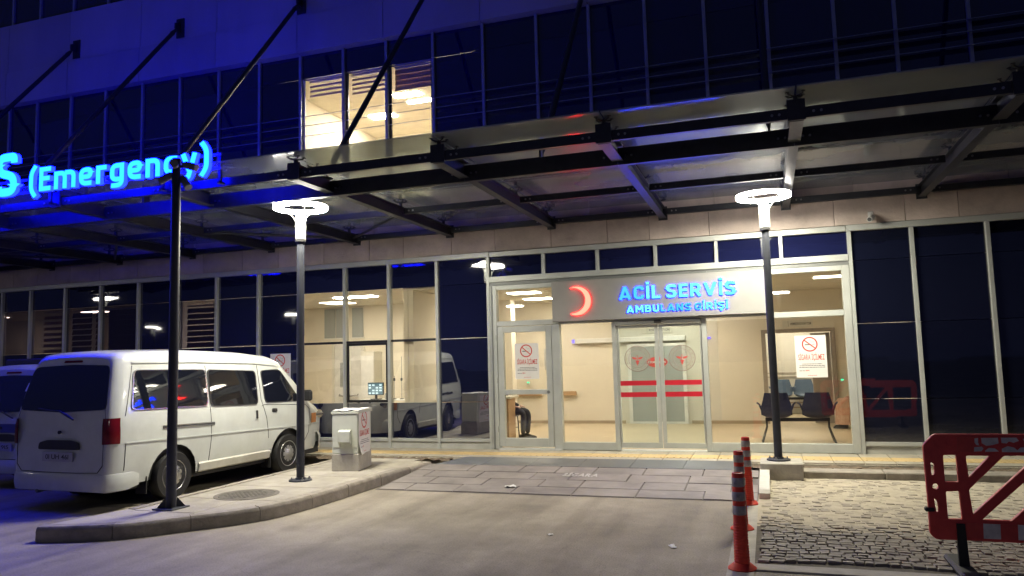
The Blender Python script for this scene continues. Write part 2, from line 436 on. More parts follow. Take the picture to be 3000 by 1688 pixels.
# ---- lettering from the built-in font, one mesh per letter
_gl = {}
def glyph(ch, off=0.02, ext=0.0):
    key = (ch, off, ext)
    if key in _gl: return _gl[key]
    cu = bpy.data.curves.new('g', 'FONT'); cu.body = ch; cu.size = 1; cu.offset = off; cu.extrude = ext; cu.resolution_u = 4
    ob = bpy.data.objects.new('g', cu); COL.objects.link(ob)
    dg = bpy.context.evaluated_depsgraph_get(); dg.update()
    me = bpy.data.meshes.new_from_object(ob.evaluated_get(dg))
    V = [tuple(v.co) for v in me.vertices]; F = [tuple(p.vertices) for p in me.polygons]
    bpy.data.objects.remove(ob); bpy.data.curves.remove(cu); bpy.data.meshes.remove(me)
    _gl[key] = (V, F); return V, F
def layout(text, off=0.02, ext=0.0, gap=0.07, space=0.30):
    """list of (char, verts, faces) laid out from x=0 at size 1; also total width"""
    x = 0; out = []
    for ch in text:
        if ch == ' ': x += space; continue
        V, F = glyph(ch, off, ext)
        if not V: continue
        x0 = min(v[0] for v in V); x1 = max(v[0] for v in V)
        out.append((ch, [(v[0]-x0+x, v[1], v[2]) for v in V], F)); x += x1-x0+gap
    return out, x-gap
CAP = max(v[1] for v in glyph('H', 0.0)[0])
def text_mb(text, x0, x1, z0, capz, y, off=0.02, ext=0.0, mb=None, mi=0, plane='xz', flip=False):
    """flat lettering fitted between x0 and x1, cap height capz, facing -y"""
    mb = mb or MB(); L, w = layout(text, off, ext); sx = (x1-x0)/w; sz = capz/CAP
    for ch, V, F in L:
        if plane == 'xz': vs = [(x0+v[0]*sx, y-v[2], z0+v[1]*sz) for v in V]
        else: vs = [(x0+v[0]*sx, z0+v[1]*sz, y+v[2]) for v in V]
        mb.add(vs, F, mi)
    return mb
# ---- sign lettering: round-cornered strokes of even weight
def sp_(P, r=.24, n=6):
    out = [P[0]]
    for i in range(1, len(P)-1):
        p = Vector(P[i]); da = Vector(P[i-1])-p; db = Vector(P[i+1])-p; ra = min(r, da.length*.5, db.length*.5)
        a = p+da.normalized()*ra; b = p+db.normalized()*ra
        for k in range(n+1):
            t = k/n; q = a*(1-t)**2+p*2*t*(1-t)+b*t*t; out.append((q.x, q.y))
    out.append(P[-1]); return out
def stroke_glyph(ch, t):
    h = t/2; X = .74
    dot = lambda x: [[(x, 1.10), (x, 1.10+t)]]
    S_ = lambda W: [sp_([(W-h, .76), (W-h, 1-h), (h, 1-h), (h, .56), (W-h, .44), (W-h, h), (h, h), (h, .24)], .23)]
    if ch == 'A': return .80, [[(.10, 0), (.40, 1)], [(.70, 0), (.40, 1)], [(.22, .24), (.58, .24)]]
    if ch == 'B': return .66, [[(h, 0), (h, 1)], sp_([(h, 1-h), (.62-h, 1-h), (.62-h, .54), (h, .54)], .2), sp_([(h, .54), (.66-h, .54), (.66-h, h), (h, h)], .22)]
    if ch == 'C': return .64, [sp_([(.64-h, .68), (.64-h, 1-h), (h, 1-h), (h, h), (.64-h, h), (.64-h, .32)], .28)]
    if ch == 'E': return .54, [[(h, 0), (h, 1)], [(h, 1-h), (.54, 1-h)], [(h, .52), (.49, .52)], [(h, h), (.54, h)]]
    if ch == 'G': return .66, [sp_([(.66-h, .70), (.66-h, 1-h), (h, 1-h), (h, h), (.66-h, h), (.66-h, .52)], .28), [(.34, .48), (.66, .48)]]
    if ch == 'I': return t, [[(h, 0), (h, 1)]]
    if ch == 'İ': return t, [[(h, 0), (h, 1)]]+dot(h)
    if ch == 'L': return .52, [[(h, 0), (h, 1)], [(h, h), (.52, h)]]
    if ch == 'M': return .82, [[(h, 0), (h, 1)], [(.82-h, 0), (.82-h, 1)], [(h*1.2, .96), (.41, .32)], [(.82-h*1.2, .96), (.41, .32)]]
    if ch == 'N': return .68, [[(h, 0), (h, 1)], [(.68-h, 0), (.68-h, 1)], [(h*1.2, .96), (.68-h*1.2, .04)]]
    if ch == 'R': return .66, [[(h, 0), (h, 1)], sp_([(h, 1-h), (.63-h, 1-h), (.63-h, .44), (h, .44)], .24), [(.33, .46), (.66-h*.9, 0)]]
    if ch == 'S': return .62, S_(.62)
    if ch == 'Ş': return .62, S_(.62)+[sp_([(.31, 0), (.36, -.12), (.20, -.22)], .05)]
    if ch == 'U': return .66, [sp_([(h, 1), (h, h), (.66-h, h), (.66-h, 1)], .26)]
    if ch == 'V': return .76, [[(.09, 1), (.38, .03)], [(.67, 1), (.38, .03)]]
    x = .74
    if ch == 'm': return .98, [[(h, 0), (h, x)], sp_([(h, x-h), (.49, x-h), (.49, 0)], .2), sp_([(.49, x-h), (.98-h, x-h), (.98-h, 0)], .2)]
    if ch == 'n': return .60, [[(h, 0), (h, x)], sp_([(h, x-h), (.60-h, x-h), (.60-h, 0)], .24)]
    if ch == 'r': return .46, [[(h, 0), (h, x)], sp_([(h, x-.3), (h, x-h), (.46, x-h)], .2)]
    if ch == 'e': return .60, [sp_([(h, .36), (.60-h, .36), (.60-h, x-h), (h, x-h), (h, h), (.56, h)], .24)]
    if ch == 'c': return .54, [sp_([(.54, x-h*1.3), (h, x-h), (h, h), (.54, h*1.3)], .30)]
    if ch == 'g': return .60, [sp_([(.60-h, x), (.60-h, -.24+h), (.06, -.24+h)], .2), sp_([(.60-h, x-h), (h, x-h), (h, h), (.60-h, h)], .26)]
    if ch == 'y': return .64, [[(.08, x), (.34, .06)], sp_([(.56, x), (.30, -.20), (.06, -.20)], .08)]
    if ch == '(': return .32, [sp_([(.30, 1.10), (h, .80), (h, .10), (.30, -.20)], .35)]
    if ch == ')': return .32, [sp_([(.02, 1.10), (.32-h, .80), (.32-h, .10), (.02, -.20)], .35)]
def stroke_mb(mb, P, t, fx, y0, y1, fz):
    n = len(P); Lf, Rt = [], []
    for i in range(n):
        p = Vector(P[i]); a = Vector(P[max(i-1, 0)]); b = Vector(P[min(i+1, n-1)])
        d1 = (p-a).normalized() if i > 0 else (b-p).normalized(); d2 = (b-p).normalized() if i < n-1 else d1
        nn = Vector((-d1.y-d2.y, d1.x+d2.x)).normalized(); c = max(.5, nn.dot(Vector((-d1.y, d1.x)))); o = nn*(t/2/c)
        Lf.append(p+o); Rt.append(p-o)
    vs = []
    for yy in (y0, y1):
        vs += [(fx(q.x), yy, fz(q.y)) for q in Lf]+[(fx(q.x), yy, fz(q.y)) for q in Rt]
    F = []; m = 2*n
    for i in range(n-1):
        F += [(i, i+1, n+i+1, n+i), (m+i, m+n+i, m+n+i+1, m+i+1), (i, m+i, m+i+1, i+1), (n+i, n+i+1, m+n+i+1, m+n+i)]
    F += [(0, n, m+n, m), (n-1, m+n-1, m+2*n-1, 2*n-1)]
    mb.add(vs, F)
def sign_letters(text, x0, x1, z0, capz, y, depth, parent, matfun, t=.19, gap=.15, space=.38):
    W = 0
    for ch in text: W += space-gap if ch == ' ' else stroke_glyph(ch, t)[0]+gap
    sx = (x1-x0)/(W-gap); cx = 0; k = 0
    for ch in text:
        if ch == ' ': cx += space-gap; continue
        w, ST = stroke_glyph(ch, t); mb = MB()
        for j, P in enumerate(ST):
            stroke_mb(mb, P, t, lambda u: x0+(cx+u)*sx, y-depth/2-.0004*j, y+depth/2, lambda v: z0+v*capz)
        me = mb.mesh('letter', matfun(k, ch))
        for p in me.polygons: p.material_index = 0 if all(me.vertices[q].co.y < y-depth*.3 for q in p.vertices) else 1
        link('letter', me, parent); cx += w+gap; k += 1

# ================================================================== GROUND
g = MB(); g.add([(-160, -160, 0), (160, -160, 0), (160, 60, 0), (-160, 60, 0)], [(0, 1, 2, 3)])
struct('road', g, 'road')

PX0, PX1 = -40, 30
g = MB(); g.box((PX0, -1.12, -0.1), (PX1, 0.3, 0.128)); pav = struct('pavement', g, 'pavement')
def tile(name, x0, x1, y0, y1, z, m, parent, h=0.02, bumps=False):
    mb = MB(); mb.box((x0+.004, y0+.004, z-h), (x1-.004, y1-.004, z), 0, 0.004)
    if bumps:
        n = 4
        for i in range(n):
            xx = lerp(x0, x1, (i+.5)/n)
            mb.box((xx-.016, y0+.03, z-.001), (xx+.016, y1-.03, z+.005), 0, .004)
    return part(name, mb, m, parent)
x = -8.4
while x < 6.0:
    j = random.uniform(-.0015, .0015)
    tile('paving_tile', x, x+.4, -.43, -.02, .149+j, 'pavement', pav)
    tile('tactile_tile', x, x+.4, -.84, -.43, .150+j, 'tactile', pav, bumps=True)
    tile('paving_tile', x, x+.4, -1.085, -.84, .149-j, 'pavement', pav)
    x += .4
# broken strip where the pavement edge was dug up
def rough_strip(name, x0, x1, y0, y1, z, amp, m):
    nx = int((x1-x0)/.05); rows = []
    for j in range(6):
        rows.append([(lerp(x0, x1, i/nx), lerp(y0, y1, j/5)+(random.uniform(-.02, .02) if 0 < j < 5 else 0), z+random.uniform(-amp, amp)) for i in range(nx+1)])
    mb = MB().grid(rows); return part(name, mb, m, pav, smooth=True)
rough_strip('broken_edge', -.45, 8, -1.40, -1.10, .105, .022, 'rubble')
rough_strip('broken_edge', -8.4, -4.98, -1.36, -1.10, .125, .022, 'rubble')
# kerb on the right
kb = MB(); kb.box((-.2, -1.70, -.1), (9, -1.38, .10)); kerb_bed = part('kerb_bed', kb, 'concrete_dark', pav)
for i in range(8):
    x = .36+i*1.0
    mb = MB(); mb.box((x+.006, -1.73, -.05), (x+.994, -1.40+random.uniform(-.01, .01), .118+random.uniform(-.004, .006)), 0, .012)
    part('kerb_stone', mb, 'kerb', pav)

# ---- ramp up to the doors
zr = lambda y: lerp(.116, .008, max(0, min(1, (-1.76-y)/1.66)))
g = MB(); g.add([(-5.15, -1.7, .105), (-.1, -1.7, .105), (-.1, -3.44, .003), (-5.15, -3.44, .003)], [(0, 3, 2, 1)])
g.add([(-5.15, -1.7, .105), (-5.15, -3.44, .003), (-5.15, -1.7, -.1)], [(0, 1, 2)]); g.add([(-.1, -1.7, .105), (-.1, -3.44, .003), (-.1, -1.7, -.1)], [(0, 1, 2)])
ramp = struct('ramp', g, 'slab_bed')
rowsY = [-1.765, -2.20, -2.62, -3.03, -3.42]
for r in range(4):
    y1, y0 = rowsY[r], rowsY[r+1]; x = -5.12-(.4 if r % 2 else 0)
    while x < -.14:
        w = random.choice((.55, .7, .8, .8)); xa, xb = max(x, -5.12), min(x+w, -.2)
        if xb-xa > .08:
            a, b = y0+.005, y1-.005; t = random.uniform(-.003, .003)
            mb = MB(); vs = []
            for (xx, yy) in ((xa+.005, a), (xb-.005, a), (xb-.005, b), (xa+.005, b)):
                vs.append((xx, yy, zr(yy)-.03))
            for (xx, yy) in ((xa+.008, a+.003), (xb-.008, a+.003), (xb-.008, b-.003), (xa+.008, b-.003)):
                vs.append((xx, yy, zr(yy)+.005+t))
            mb.add(vs, [(0, 3, 2, 1), (4, 5, 6, 7), (0, 1, 5, 4), (1, 2, 6, 5), (2, 3, 7, 6), (3, 0, 4, 7)])
            part('paving_slab', mb, 'slab', ramp)
        x += w
# granite threshold strip
x = -5.02
while x < -.45:
    w = .76; mb = MB(); vs = []
    xa, xb = x+.003, min(x+w, -.3)-.003; sk = .25 if x < -5 else 0
    for zz in (-.03, 0):
        vs += [(xa, -1.752, .120+zz), (xb, -1.752, .120+zz), (xb, -1.09, .151+zz), (xa+sk, -1.09, .151+zz)]
    mb.add(vs, [(0, 3, 2, 1), (4, 5, 6, 7), (0, 1, 5, 4), (1, 2, 6, 5), (2, 3, 7, 6), (3, 0, 4, 7)])
    part('granite_slab', mb, 'granite', ramp); x += w
g = MB(); g.box((-5.02, -1.75, -.1), (-.3, -1.06, .088)); part('strip_bed', g, 'concrete_dark', ramp)
# faded lettering on the ramp
mb = MB(); L_, w_ = layout('SİGARA', .03)
for ch, V, F in L_:
    mb.add([(-2.80+v[0]*.50/w_, -2.41+v[1]*.17/CAP, zr(-2.41+v[1]*.17/CAP)+.0125) for v in V], F)
part('painted_word', mb, 'ground_text', ramp)
# flank kerb beside the ramp
mb = MB()
mb.prism([(-3.36, -.05), (-1.98, -.05), (-1.98, .165), (-2.1, .165), (-3.30, .125), (-3.36, .09)], -.185, -.065, 'yz')
one('flank_kerb', mb, 'kerb_white', 'whitish kerb stone lying along the right edge of the ramp', 'kerb')
mb = MB(); mb.box((-.40, -8.5, -.05), (-.195, -3.37, .006)); o = struct('concrete_strip', mb, 'concrete')

# ---- traffic island with kerb stones
def catmull(P, n=8):
    out = []
    for i in range(len(P)-1):
        p0 = P[max(i-1, 0)]; p1 = P[i]; p2 = P[i+1]; p3 = P[min(i+2, len(P)-1)]
        for k in range(n):
            t = k/n
            out.append(tuple(.5*(2*p1[j]+(p2[j]-p0[j])*t+(2*p0[j]-5*p1[j]+4*p2[j]-p3[j])*t*t+(3*p1[j]-p0[j]-3*p2[j]+p3[j])*t**3) for j in range(2)))
    out.append(P[-1]); return out
front = catmull([(-7.10, -6.88), (-6.70, -6.76), (-6.27, -6.55), (-5.86, -6.10), (-5.57, -5.75), (-5.36, -5.36), (-5.27, -4.75), (-5.24, -4.1), (-5.21, -2.8), (-5.09, -1.72)])
def offs(path, d):
    out = []
    for i, p in enumerate(path):
        a = path[max(i-1, 0)]; b = path[min(i+1, len(path)-1)]; tx, ty = b[0]-a[0], b[1]-a[1]; l = sqrt(tx*tx+ty*ty)
        out.append((p[0]-ty/l*d, p[1]+tx/l*d))
    return out
inner = offs(front, .135)
back_edge = [(-6.93, -1.38), (-6.93, -5.9), (-7.10, -6.70)]
poly = inner[1:]+back_edge
g = MB(); g.prism(poly, -.05, .147, 'xy'); isl = struct('traffic_island', g, 'island_top')
def kerb_run(path, inn, zt, seg, m, parent, chamfer=.03):
    i = 0
    while i < len(path)-1:
        d = 0; j = i
        while j < len(path)-1 and d < seg:
            d += sqrt((path[j+1][0]-path[j][0])**2+(path[j+1][1]-path[j][1])**2); j += 1
        rows = []; jj = random.uniform(-.004, .004)
        ks = list(range(i, j+1))
        for n_, k in enumerate(ks):
            o_, n2 = path[k], inn[k]
            if n_ == 0 and len(ks) > 1: o_ = tuple(lerp(o_[q], path[k+1][q], .05) for q in (0, 1)); n2 = tuple(lerp(n2[q], inn[k+1][q], .03) for q in (0, 1))
            if n_ == len(ks)-1: o_ = tuple(lerp(o_[q], path[k-1][q], .05) for q in (0, 1)); n2 = tuple(lerp(n2[q], inn[k-1][q], .03) for q in (0, 1))
            f = chamfer/.135; o2 = tuple(lerp(o_[q], n2[q], f) for q in (0, 1)); o1 = tuple(lerp(o_[q], n2[q], f*.25) for q in (0, 1))
            rows.append([(*o_, -.04), (*o_, zt-.045+jj), (*o1, zt-.02+jj), (*o2, zt+jj), (*n2, zt+.002+jj), (*n2, -.04)])
        mb = MB().grid(rows); mb.add(rows[0], [tuple(range(6))]); mb.add(rows[-1], [tuple(range(6))])
        part('kerb_stone', mb, m, parent, smooth=True); i = j
kerb_run(front, inner, .152, .72, 'kerb', isl)
bp_ = [(-6.93, -1.40-i*.25) for i in range(19)]
kerb_run(bp_, [(p[0]+.12, p[1]) for p in bp_], .153, .98, 'kerb', isl, .015)
# paving joints of the island are slabs
for (xa, ya, xb, yb) in ((-6.78, -3.35, -5.42, -2.6), (-6.78, -4.25, -5.42, -3.37), (-6.78, -2.58, -5.42, -1.45), (-6.78, -5.15, -5.46, -4.27), (-6.78, -5.95, -5.95, -5.17)):
    mb = MB(); mb.box((xa+.005, ya+.005, .12), (xb-.005, yb-.005, .1505+random.uniform(0, .002)), 0, .004); part('paving_slab', mb, 'island_top', isl)
# manhole
mh = thing('manhole_cover', 'round cast manhole cover set in the island paving between the two poles', 'manhole', (-6.13, -4.85, .150))
mb = MB(); mb.lathe([(.385, 0), (.385, .006), (.335, .007), (.333, .002)], 40); part('ring', mb, 'concrete_dark', mh, True)
mb = MB(); mb.lathe([(.33, 0), (.328, .007), (.0, .0075)], 40)
for i in range(-4, 5):
    for j in range(-4, 5):
        if i*i+j*j < 17: mb.box((i*.065-.02, j*.065-.02, .006), (i*.065+.02, j*.065+.02, .0105), 0, .003)
part('cover', mb, 'manhole', mh)

# ---- cobbled area
g = MB(); nx, ny = 70, 90; rows = []
def bedz(x, y):
    t = max(0, min(1, (y+5.15+.22*sin(x*2.1)+.1*sin(x*6.3))/1.0))
    return lerp(.007, .0265, t)
for j in range(ny+1):
    y = lerp(-6.14, -1.74, j/ny)
    rows.append([(lerp(-.195, 5.0, i/nx), y, bedz(lerp(-.195, 5.0, i/nx), y)+random.uniform(-.003, .003)) for i in range(nx+1)])
g.grid(rows)
for k, f in enumerate(g.f):
    xm = sum(g.v[q][0] for q in f)/4; ym = sum(g.v[q][1] for q in f)/4
    g.m[k] = 1 if bedz(xm, ym)+random.uniform(-.004, .004) > .016 else 0
cob = struct('cobbled_area', g, ['soil', 'sand'], smooth='all')
g = MB(); g.box((-.195, -6.34, -.04), (6, -6.15, .014), 0, .006); o = struct('concrete_border', g, 'concrete')
stones = []
y = -6.08
rw_ = 0
while y < -1.80:
    h = random.uniform(.074, .092); x = -.15+random.uniform(-.03, .03)
    while x < 4.9:
        w = random.uniform(.07, .12)
        yy = y+.11*abs(sin(x*1.9+.4))-.05
        stones.append((x+w/2, yy+h/2, w-.011, h-.010)); x += w
    y += h
variants = []
for k in range(10):
    mb = MB(); mb.box((-.5, -.5, -.03), (.5, .5, .030), 0, .007)
    mb.v = [(vx+random.uniform(-.07, .07) if abs(vx) > .4 else vx, vy+random.uniform(-.07, .07) if abs(vy) > .4 else vy, vz+(random.uniform(-.006, .002) if vz > 0 else 0)) for vx, vy, vz in mb.v]
    # bevel was made at unit size: scale-safe chamfer in plan
    mb.v = [(vx*(.93 if vz > .025 else 1), vy*(.93 if vz > .025 else 1), vz) for vx, vy, vz in mb.v]
    variants.append(mb)
vmesh = [v.mesh('cobble', 'cobble') for v in variants]; vmesh_d = [v.mesh('cobble', 'cobble_dusty') for v in variants]
dusty = lambda s: bedz(s[0], s[1])+random.uniform(-.006, .006) > .016
vis = [s for s in stones if s[0] < 2.0 and -6.12 < s[1] < -1.8]
vis.sort(key=lambda s: s[1])
near = vis[:300]; nset = set(near)
for s in near:
    o = link('cobble', random.choice(vmesh_d if dusty(s) else vmesh), cob, (s[0], s[1], random.uniform(-.005, .006)), (random.uniform(-.05, .05), random.uniform(-.05, .05), random.uniform(-.12, .12)))
    o.scale = (s[2], s[3], 1)
mb = MB()
for s in stones:
    if s in nset or s[1] > -1.78: continue
    v = random.choice(variants); a = random.uniform(-.12, .12); dz = random.uniform(-.010, .004)
    mb.add([(s[0]+(p[0]*s[2]*cos(a)-p[1]*s[3]*sin(a)), s[1]+(p[0]*s[2]*sin(a)+p[1]*s[3]*cos(a)), p[2]+dz) for p in v.v], v.f, 0 if dusty(s) else 1)
o = link('cobbles_far', mb.mesh('cobbles_far', ['cobble_dusty', 'cobble']), cob); o['kind'] = 'stuff'

# ================================================================== BUILDING
bld = thing('hospital_building', 'hospital wing with dark glass curtain wall, stone band and pale upper spandrel', 'building')
MX = [-20.6, -19.6, -18.6, -17.6, -16.63, -15.76, -14.73, -13.71, -12.67, -11.65, -10.64, -9.62, -8.64, -7.65, -6.70, -5.71, -4.70, -3.66, -2.69, -1.70, -.71, .289, 1.293, 2.164, 3.168, 4.17, 5.17, 6.17, 7.17]
def bx(name, a, b, m, bev=0.0, parent=None):
    mb = MB(); mb.box(a, b, 0, bev); return part(name, mb, m, parent or bld)
def gpane(x0, x1, z0, z1, yo, m):
    a = [random.uniform(-.0022, .0022) for _ in range(4)]; mb = MB()
    q = [(x0, z0), (x1, z0), (x1, z1), (x0, z1)]
    vs = [(u, -.012+yo+a[k], v) for k, (u, v) in enumerate(q)]+[(u, yo+a[k], v) for k, (u, v) in enumerate(q)]
    mb.add(vs, [(0, 1, 2, 3), (7, 6, 5, 4), (0, 4, 5, 1), (1, 5, 6, 2), (2, 6, 7, 3), (3, 7, 4, 0)]); return part('glass_pane', mb, m, bld)
E0, E1 = 16, 22           # entrance lies between these mullions
Z_SILL, Z_HEAD = .30, 3.56
LIT = (12, 13, 14)
# header rail, sill rail, plinth panels
bx('header_rail', (-21, -.075, Z_HEAD), (-4.665, .06, 3.655), 'alu', .006)
bx('header_rail', (-4.660, -.078, Z_HEAD), (1.255, .06, 3.648), 'alu', .006)
bx('header_rail', (1.260, -.075, Z_HEAD), (8, .06, 3.655), 'alu', .006)
for i in range(len(MX)-1):
    if E0 <= i < E1: continue
    bx('sill_rail', (MX[i]+.032, -.06, .27), (MX[i+1]-.032, .05, .325), 'alu', .004)
    bx('plinth_panel', (MX[i]+.003, -.03, .12), (MX[i+1]-.003, .1, .268), 'plinth', .003)
for i, X in enumerate(MX):
    if E0 < i < E1:
        bx('mullion', (X-.028, -.072, 3.16), (X+.028, .05, Z_HEAD-.002), 'alu', .004)
    else:
        bx('mullion', (X-.030, -.072, .13), (X+.030, .05, Z_HEAD-.002), 'alu', .004)
rows = [.326, .975, 2.12, 3.10, Z_HEAD]
for i in range(len(MX)-1):
    if E0 <= i < E1:
        bx('glass_pane', (MX[i]+.03, -.012, 3.205), (MX[i+1]-.03, .0, Z_HEAD-.003), 'pane_dark'); continue
    for r in range(4):
        x0, x1, z0, z1 = MX[i]+.031, MX[i+1]-.031, rows[r]+.004, rows[r+1]-.004
        m = 'pane_dark' if i < E0 else 'pane_blackblue'
        if (i == 15 and r < 2) or (i in LIT and r == 0): m = 'pane_mirror'
        if i in LIT and r in (1, 2): m = 'tint_glass'
        elif i in (4, 5, 6, 7, 9) and r == 2: m = 'tint_dark_glass'
        yo = random.uniform(-.002, .002)
        gpane(x0, x1, z0, z1, yo, m)
    if i in LIT:
        bx('transom', (MX[i]+.031, -.04, 2.098), (MX[i+1]-.031, .03, 2.142), 'black_frame', .003)
# open sash in the middle lit bay
X0, X1 = MX[13]+.033, MX[14]-.033
for a, b in (((X0, 2.05), (X1, 2.096)), ((X0, .978), (X1, 1.03)), ((X0, 1.03), (X0+.05, 2.05)), ((X1-.05, 1.03), (X1, 2.05))):
    bx('sash_bar', (a[0], -.035, a[1]), (b[0], -.016, b[1]), 'black_frame', .003)
# small white panel strip low in two bays
for i in (9, 10):
    bx('white_panel', (MX[i]+.033, .03, 1.7), (MX[i+1]-.033, .05, 2.10), 'blind_white')
# stone band (two courses of separate slabs)
bx('band_backing', (-21, .02, 3.656), (8, .3, 4.75), 'concrete_dark')
for z0, z1, ws in ((3.66, 4.06, (.72, .98, .85, 1.05, 1.0)), (4.064, 4.72, (1.0, 1.2, .9, 1.1))):
    x = -20.9+(.3 if z0 > 4 else 0); k = 0
    while x < 7.5:
        w = ws[k % len(ws)]; k += 1
        bx('stone_slab', (x+.004, -.055+random.uniform(-.002, .002), z0), (x+w-.004, .015, z1-.003), 'stone', .003); x += w
# upper storey
bx('upper_sill', (-21, -.08, 4.722), (8, .05, 4.80), 'alu_dark', .005)
UR = [4.805, 6.0, 7.46, 7.95]
for i, X in enumerate(MX): bx('upper_mullion', (X-.028, -.065, 4.802), (X+.028, .05, 7.955), 'alu_blade', .004)
for i in range(len(MX)-1):
    for r in range(3):
        m = 'tint_glass' if (i in LIT and r < 2) else 'pane_upper'
        yo = random.uniform(-.002, .002)
        gpane(MX[i]+.029, MX[i+1]-.029, UR[r]+.003, UR[r+1]-.003, yo, m)
for i in (12, 13, 14, 15):
    bx('window_frame', (MX[i]+.03 if i < 15 else MX[i]-.075, .004, 4.81), (MX[i]+.075 if i < 15 else MX[i]-.03, .045, 7.45), 'door_white' if i == 12 else 'black_frame')
# three sun-breaker blades in front of the upper windows
for z in (6.62, 6.43, 6.22):
    mb = MB(); mb.prism([(-.17, z), (-.165, z+.012), (-.075, z+.045), (-.07, z+.03)], -21, 8, 'yz'); part('sun_blade', mb, 'alu_blade', bld)
# spandrel wall and its panels
bx('spandrel_backing', (-21, -.10, 7.97), (8, -.02, 9.915), 'concrete_dark')
for i in range(0, len(MX)-1, 2):
    x0, x1 = MX[i], MX[min(i+2, len(MX)-1)]
    bx('spandrel_panel', (x0+.006, -.17, 7.965), (x1-.006, .3, 8.735), 'spandrel')
    bx('spandrel_panel', (x0+.006, -.13, 8.75), (x1-.006, .3, 9.92), 'spandrel')
for i, X in enumerate(MX): bx('top_mullion', (X-.028, -.06, 9.925), (X+.028, .05, 12.4), 'alu_blade', .004)
for i in range(len(MX)-1): bx('glass_pane', (MX[i]+.029, -.012, 9.925), (MX[i+1]-.029, 0, 12.4), 'pane_upper')
bx('roof', (-21, -.2, 12.41), (8, 9.6, 12.8), 'spandrel')
bx('rear_wall', (-21, 9.4, 0), (8, 9.6, 12.4), 'concrete_dark')
bx('end_wall', (-21.2, .05, 0), (-21, 9.4, 12.4), 'concrete_dark'); bx('end_wall', (8, .05, 0), (8.2, 9.4, 12.4), 'concrete_dark')

# ---- entrance front
EZ = .155
def fr(a, b, m='alu', bev=.004, name='door_frame'): return bx(name, a, b, m, bev)
fr((-4.668, -.085, 3.10), (1.262, .06, 3.20))                 # head of the portal
fr((-4.668, -.06, 3.035), (1.262, .05, 3.098), 'alu_dark')
fr((-4.665, -.08, EZ), (-4.545, .06, 3.034)); fr((1.15, -.08, EZ), (1.262, .06, 3.034))
fr((-4.64, -.095, EZ), (-4.615, -.081, 3.03), 'alu_dark', .002)
fr((-3.54, -.07, EZ), (-3.395, .06, 2.30)); fr((-2.485, -.07, EZ), (-2.41, .06, 2.30)); fr((-1.005, -.07, EZ), (-.925, .06, 2.30))
fr((-4.544, -.07, 2.305), (-3.40, .06, 2.395)); fr((-3.394, -.065, 2.301), (.06, .06, 2.395)); fr((.061, -.07, 2.255), (1.149, .06, 2.345))
fr((-4.544, -.065, 2.955), (1.149, .05, 3.034)); fr((-3.47, -.06, 2.396), (-3.40, .05, 2.954)); fr((.02, -.06, 2.396), (.075, .05, 2.954))
fr((-3.394, -.065, EZ), (-2.486, .055, .285)); fr((-.924, -.065, EZ), (1.149, .055, .295))
def pane(a, b, m, parent=None, name='glass_pane'):
    return bx(name, (a[0], -.008, a[1]), (b[0], .004, b[1]), m, 0, parent)
pane((-4.543, 2.396), (-3.471, 2.954), 'tint_glass'); pane((.076, 2.346), (1.149, 2.954), 'tint_glass')
pane((-3.394, .286), (-2.486, 2.30), 'tint_glass'); pane((-.924, .296), (1.149, 2.254), 'tint_glass')
# hinged door leaf
mb = MB()
for a, b in (((-4.542, -.06, .20), (-4.435, .03, 2.295)), ((-3.655, -.06, .20), (-3.545, .03, 2.295)), ((-4.434, -.06, 2.19), (-3.656, .03, 2.295)), ((-4.434, -.06, .20), (-3.656, .03, .345)), ((-4.434, -.06, 1.10), (-3.656, .03, 1.185))):
    mb.box(a, b, 0, .004)
dl = part('hinged_door', mb, 'alu', bld)
pane((-4.433, .346), (-3.657, 1.099), 'tint_glass', dl, 'door_pane'); pane((-4.433, 1.186), (-3.657, 2.189), 'tint_glass', dl, 'door_pane')
mb = MB(); mb.lathe([(.022, -.085), (.026, -.075), (.026, -.06), (.0, -.06)], 12, (-3.63, 0, 1.14), 0, 'y'); part('door_lock', mb, 'alu_dark', dl, True)
for z in (.45, 1.3, 2.05): 
    mb = MB(); mb.tube([(-4.56, -.07, z), (-4.56, -.07, z+.10)], .012, 8); part('hinge', mb, 'alu_dark', dl, True)
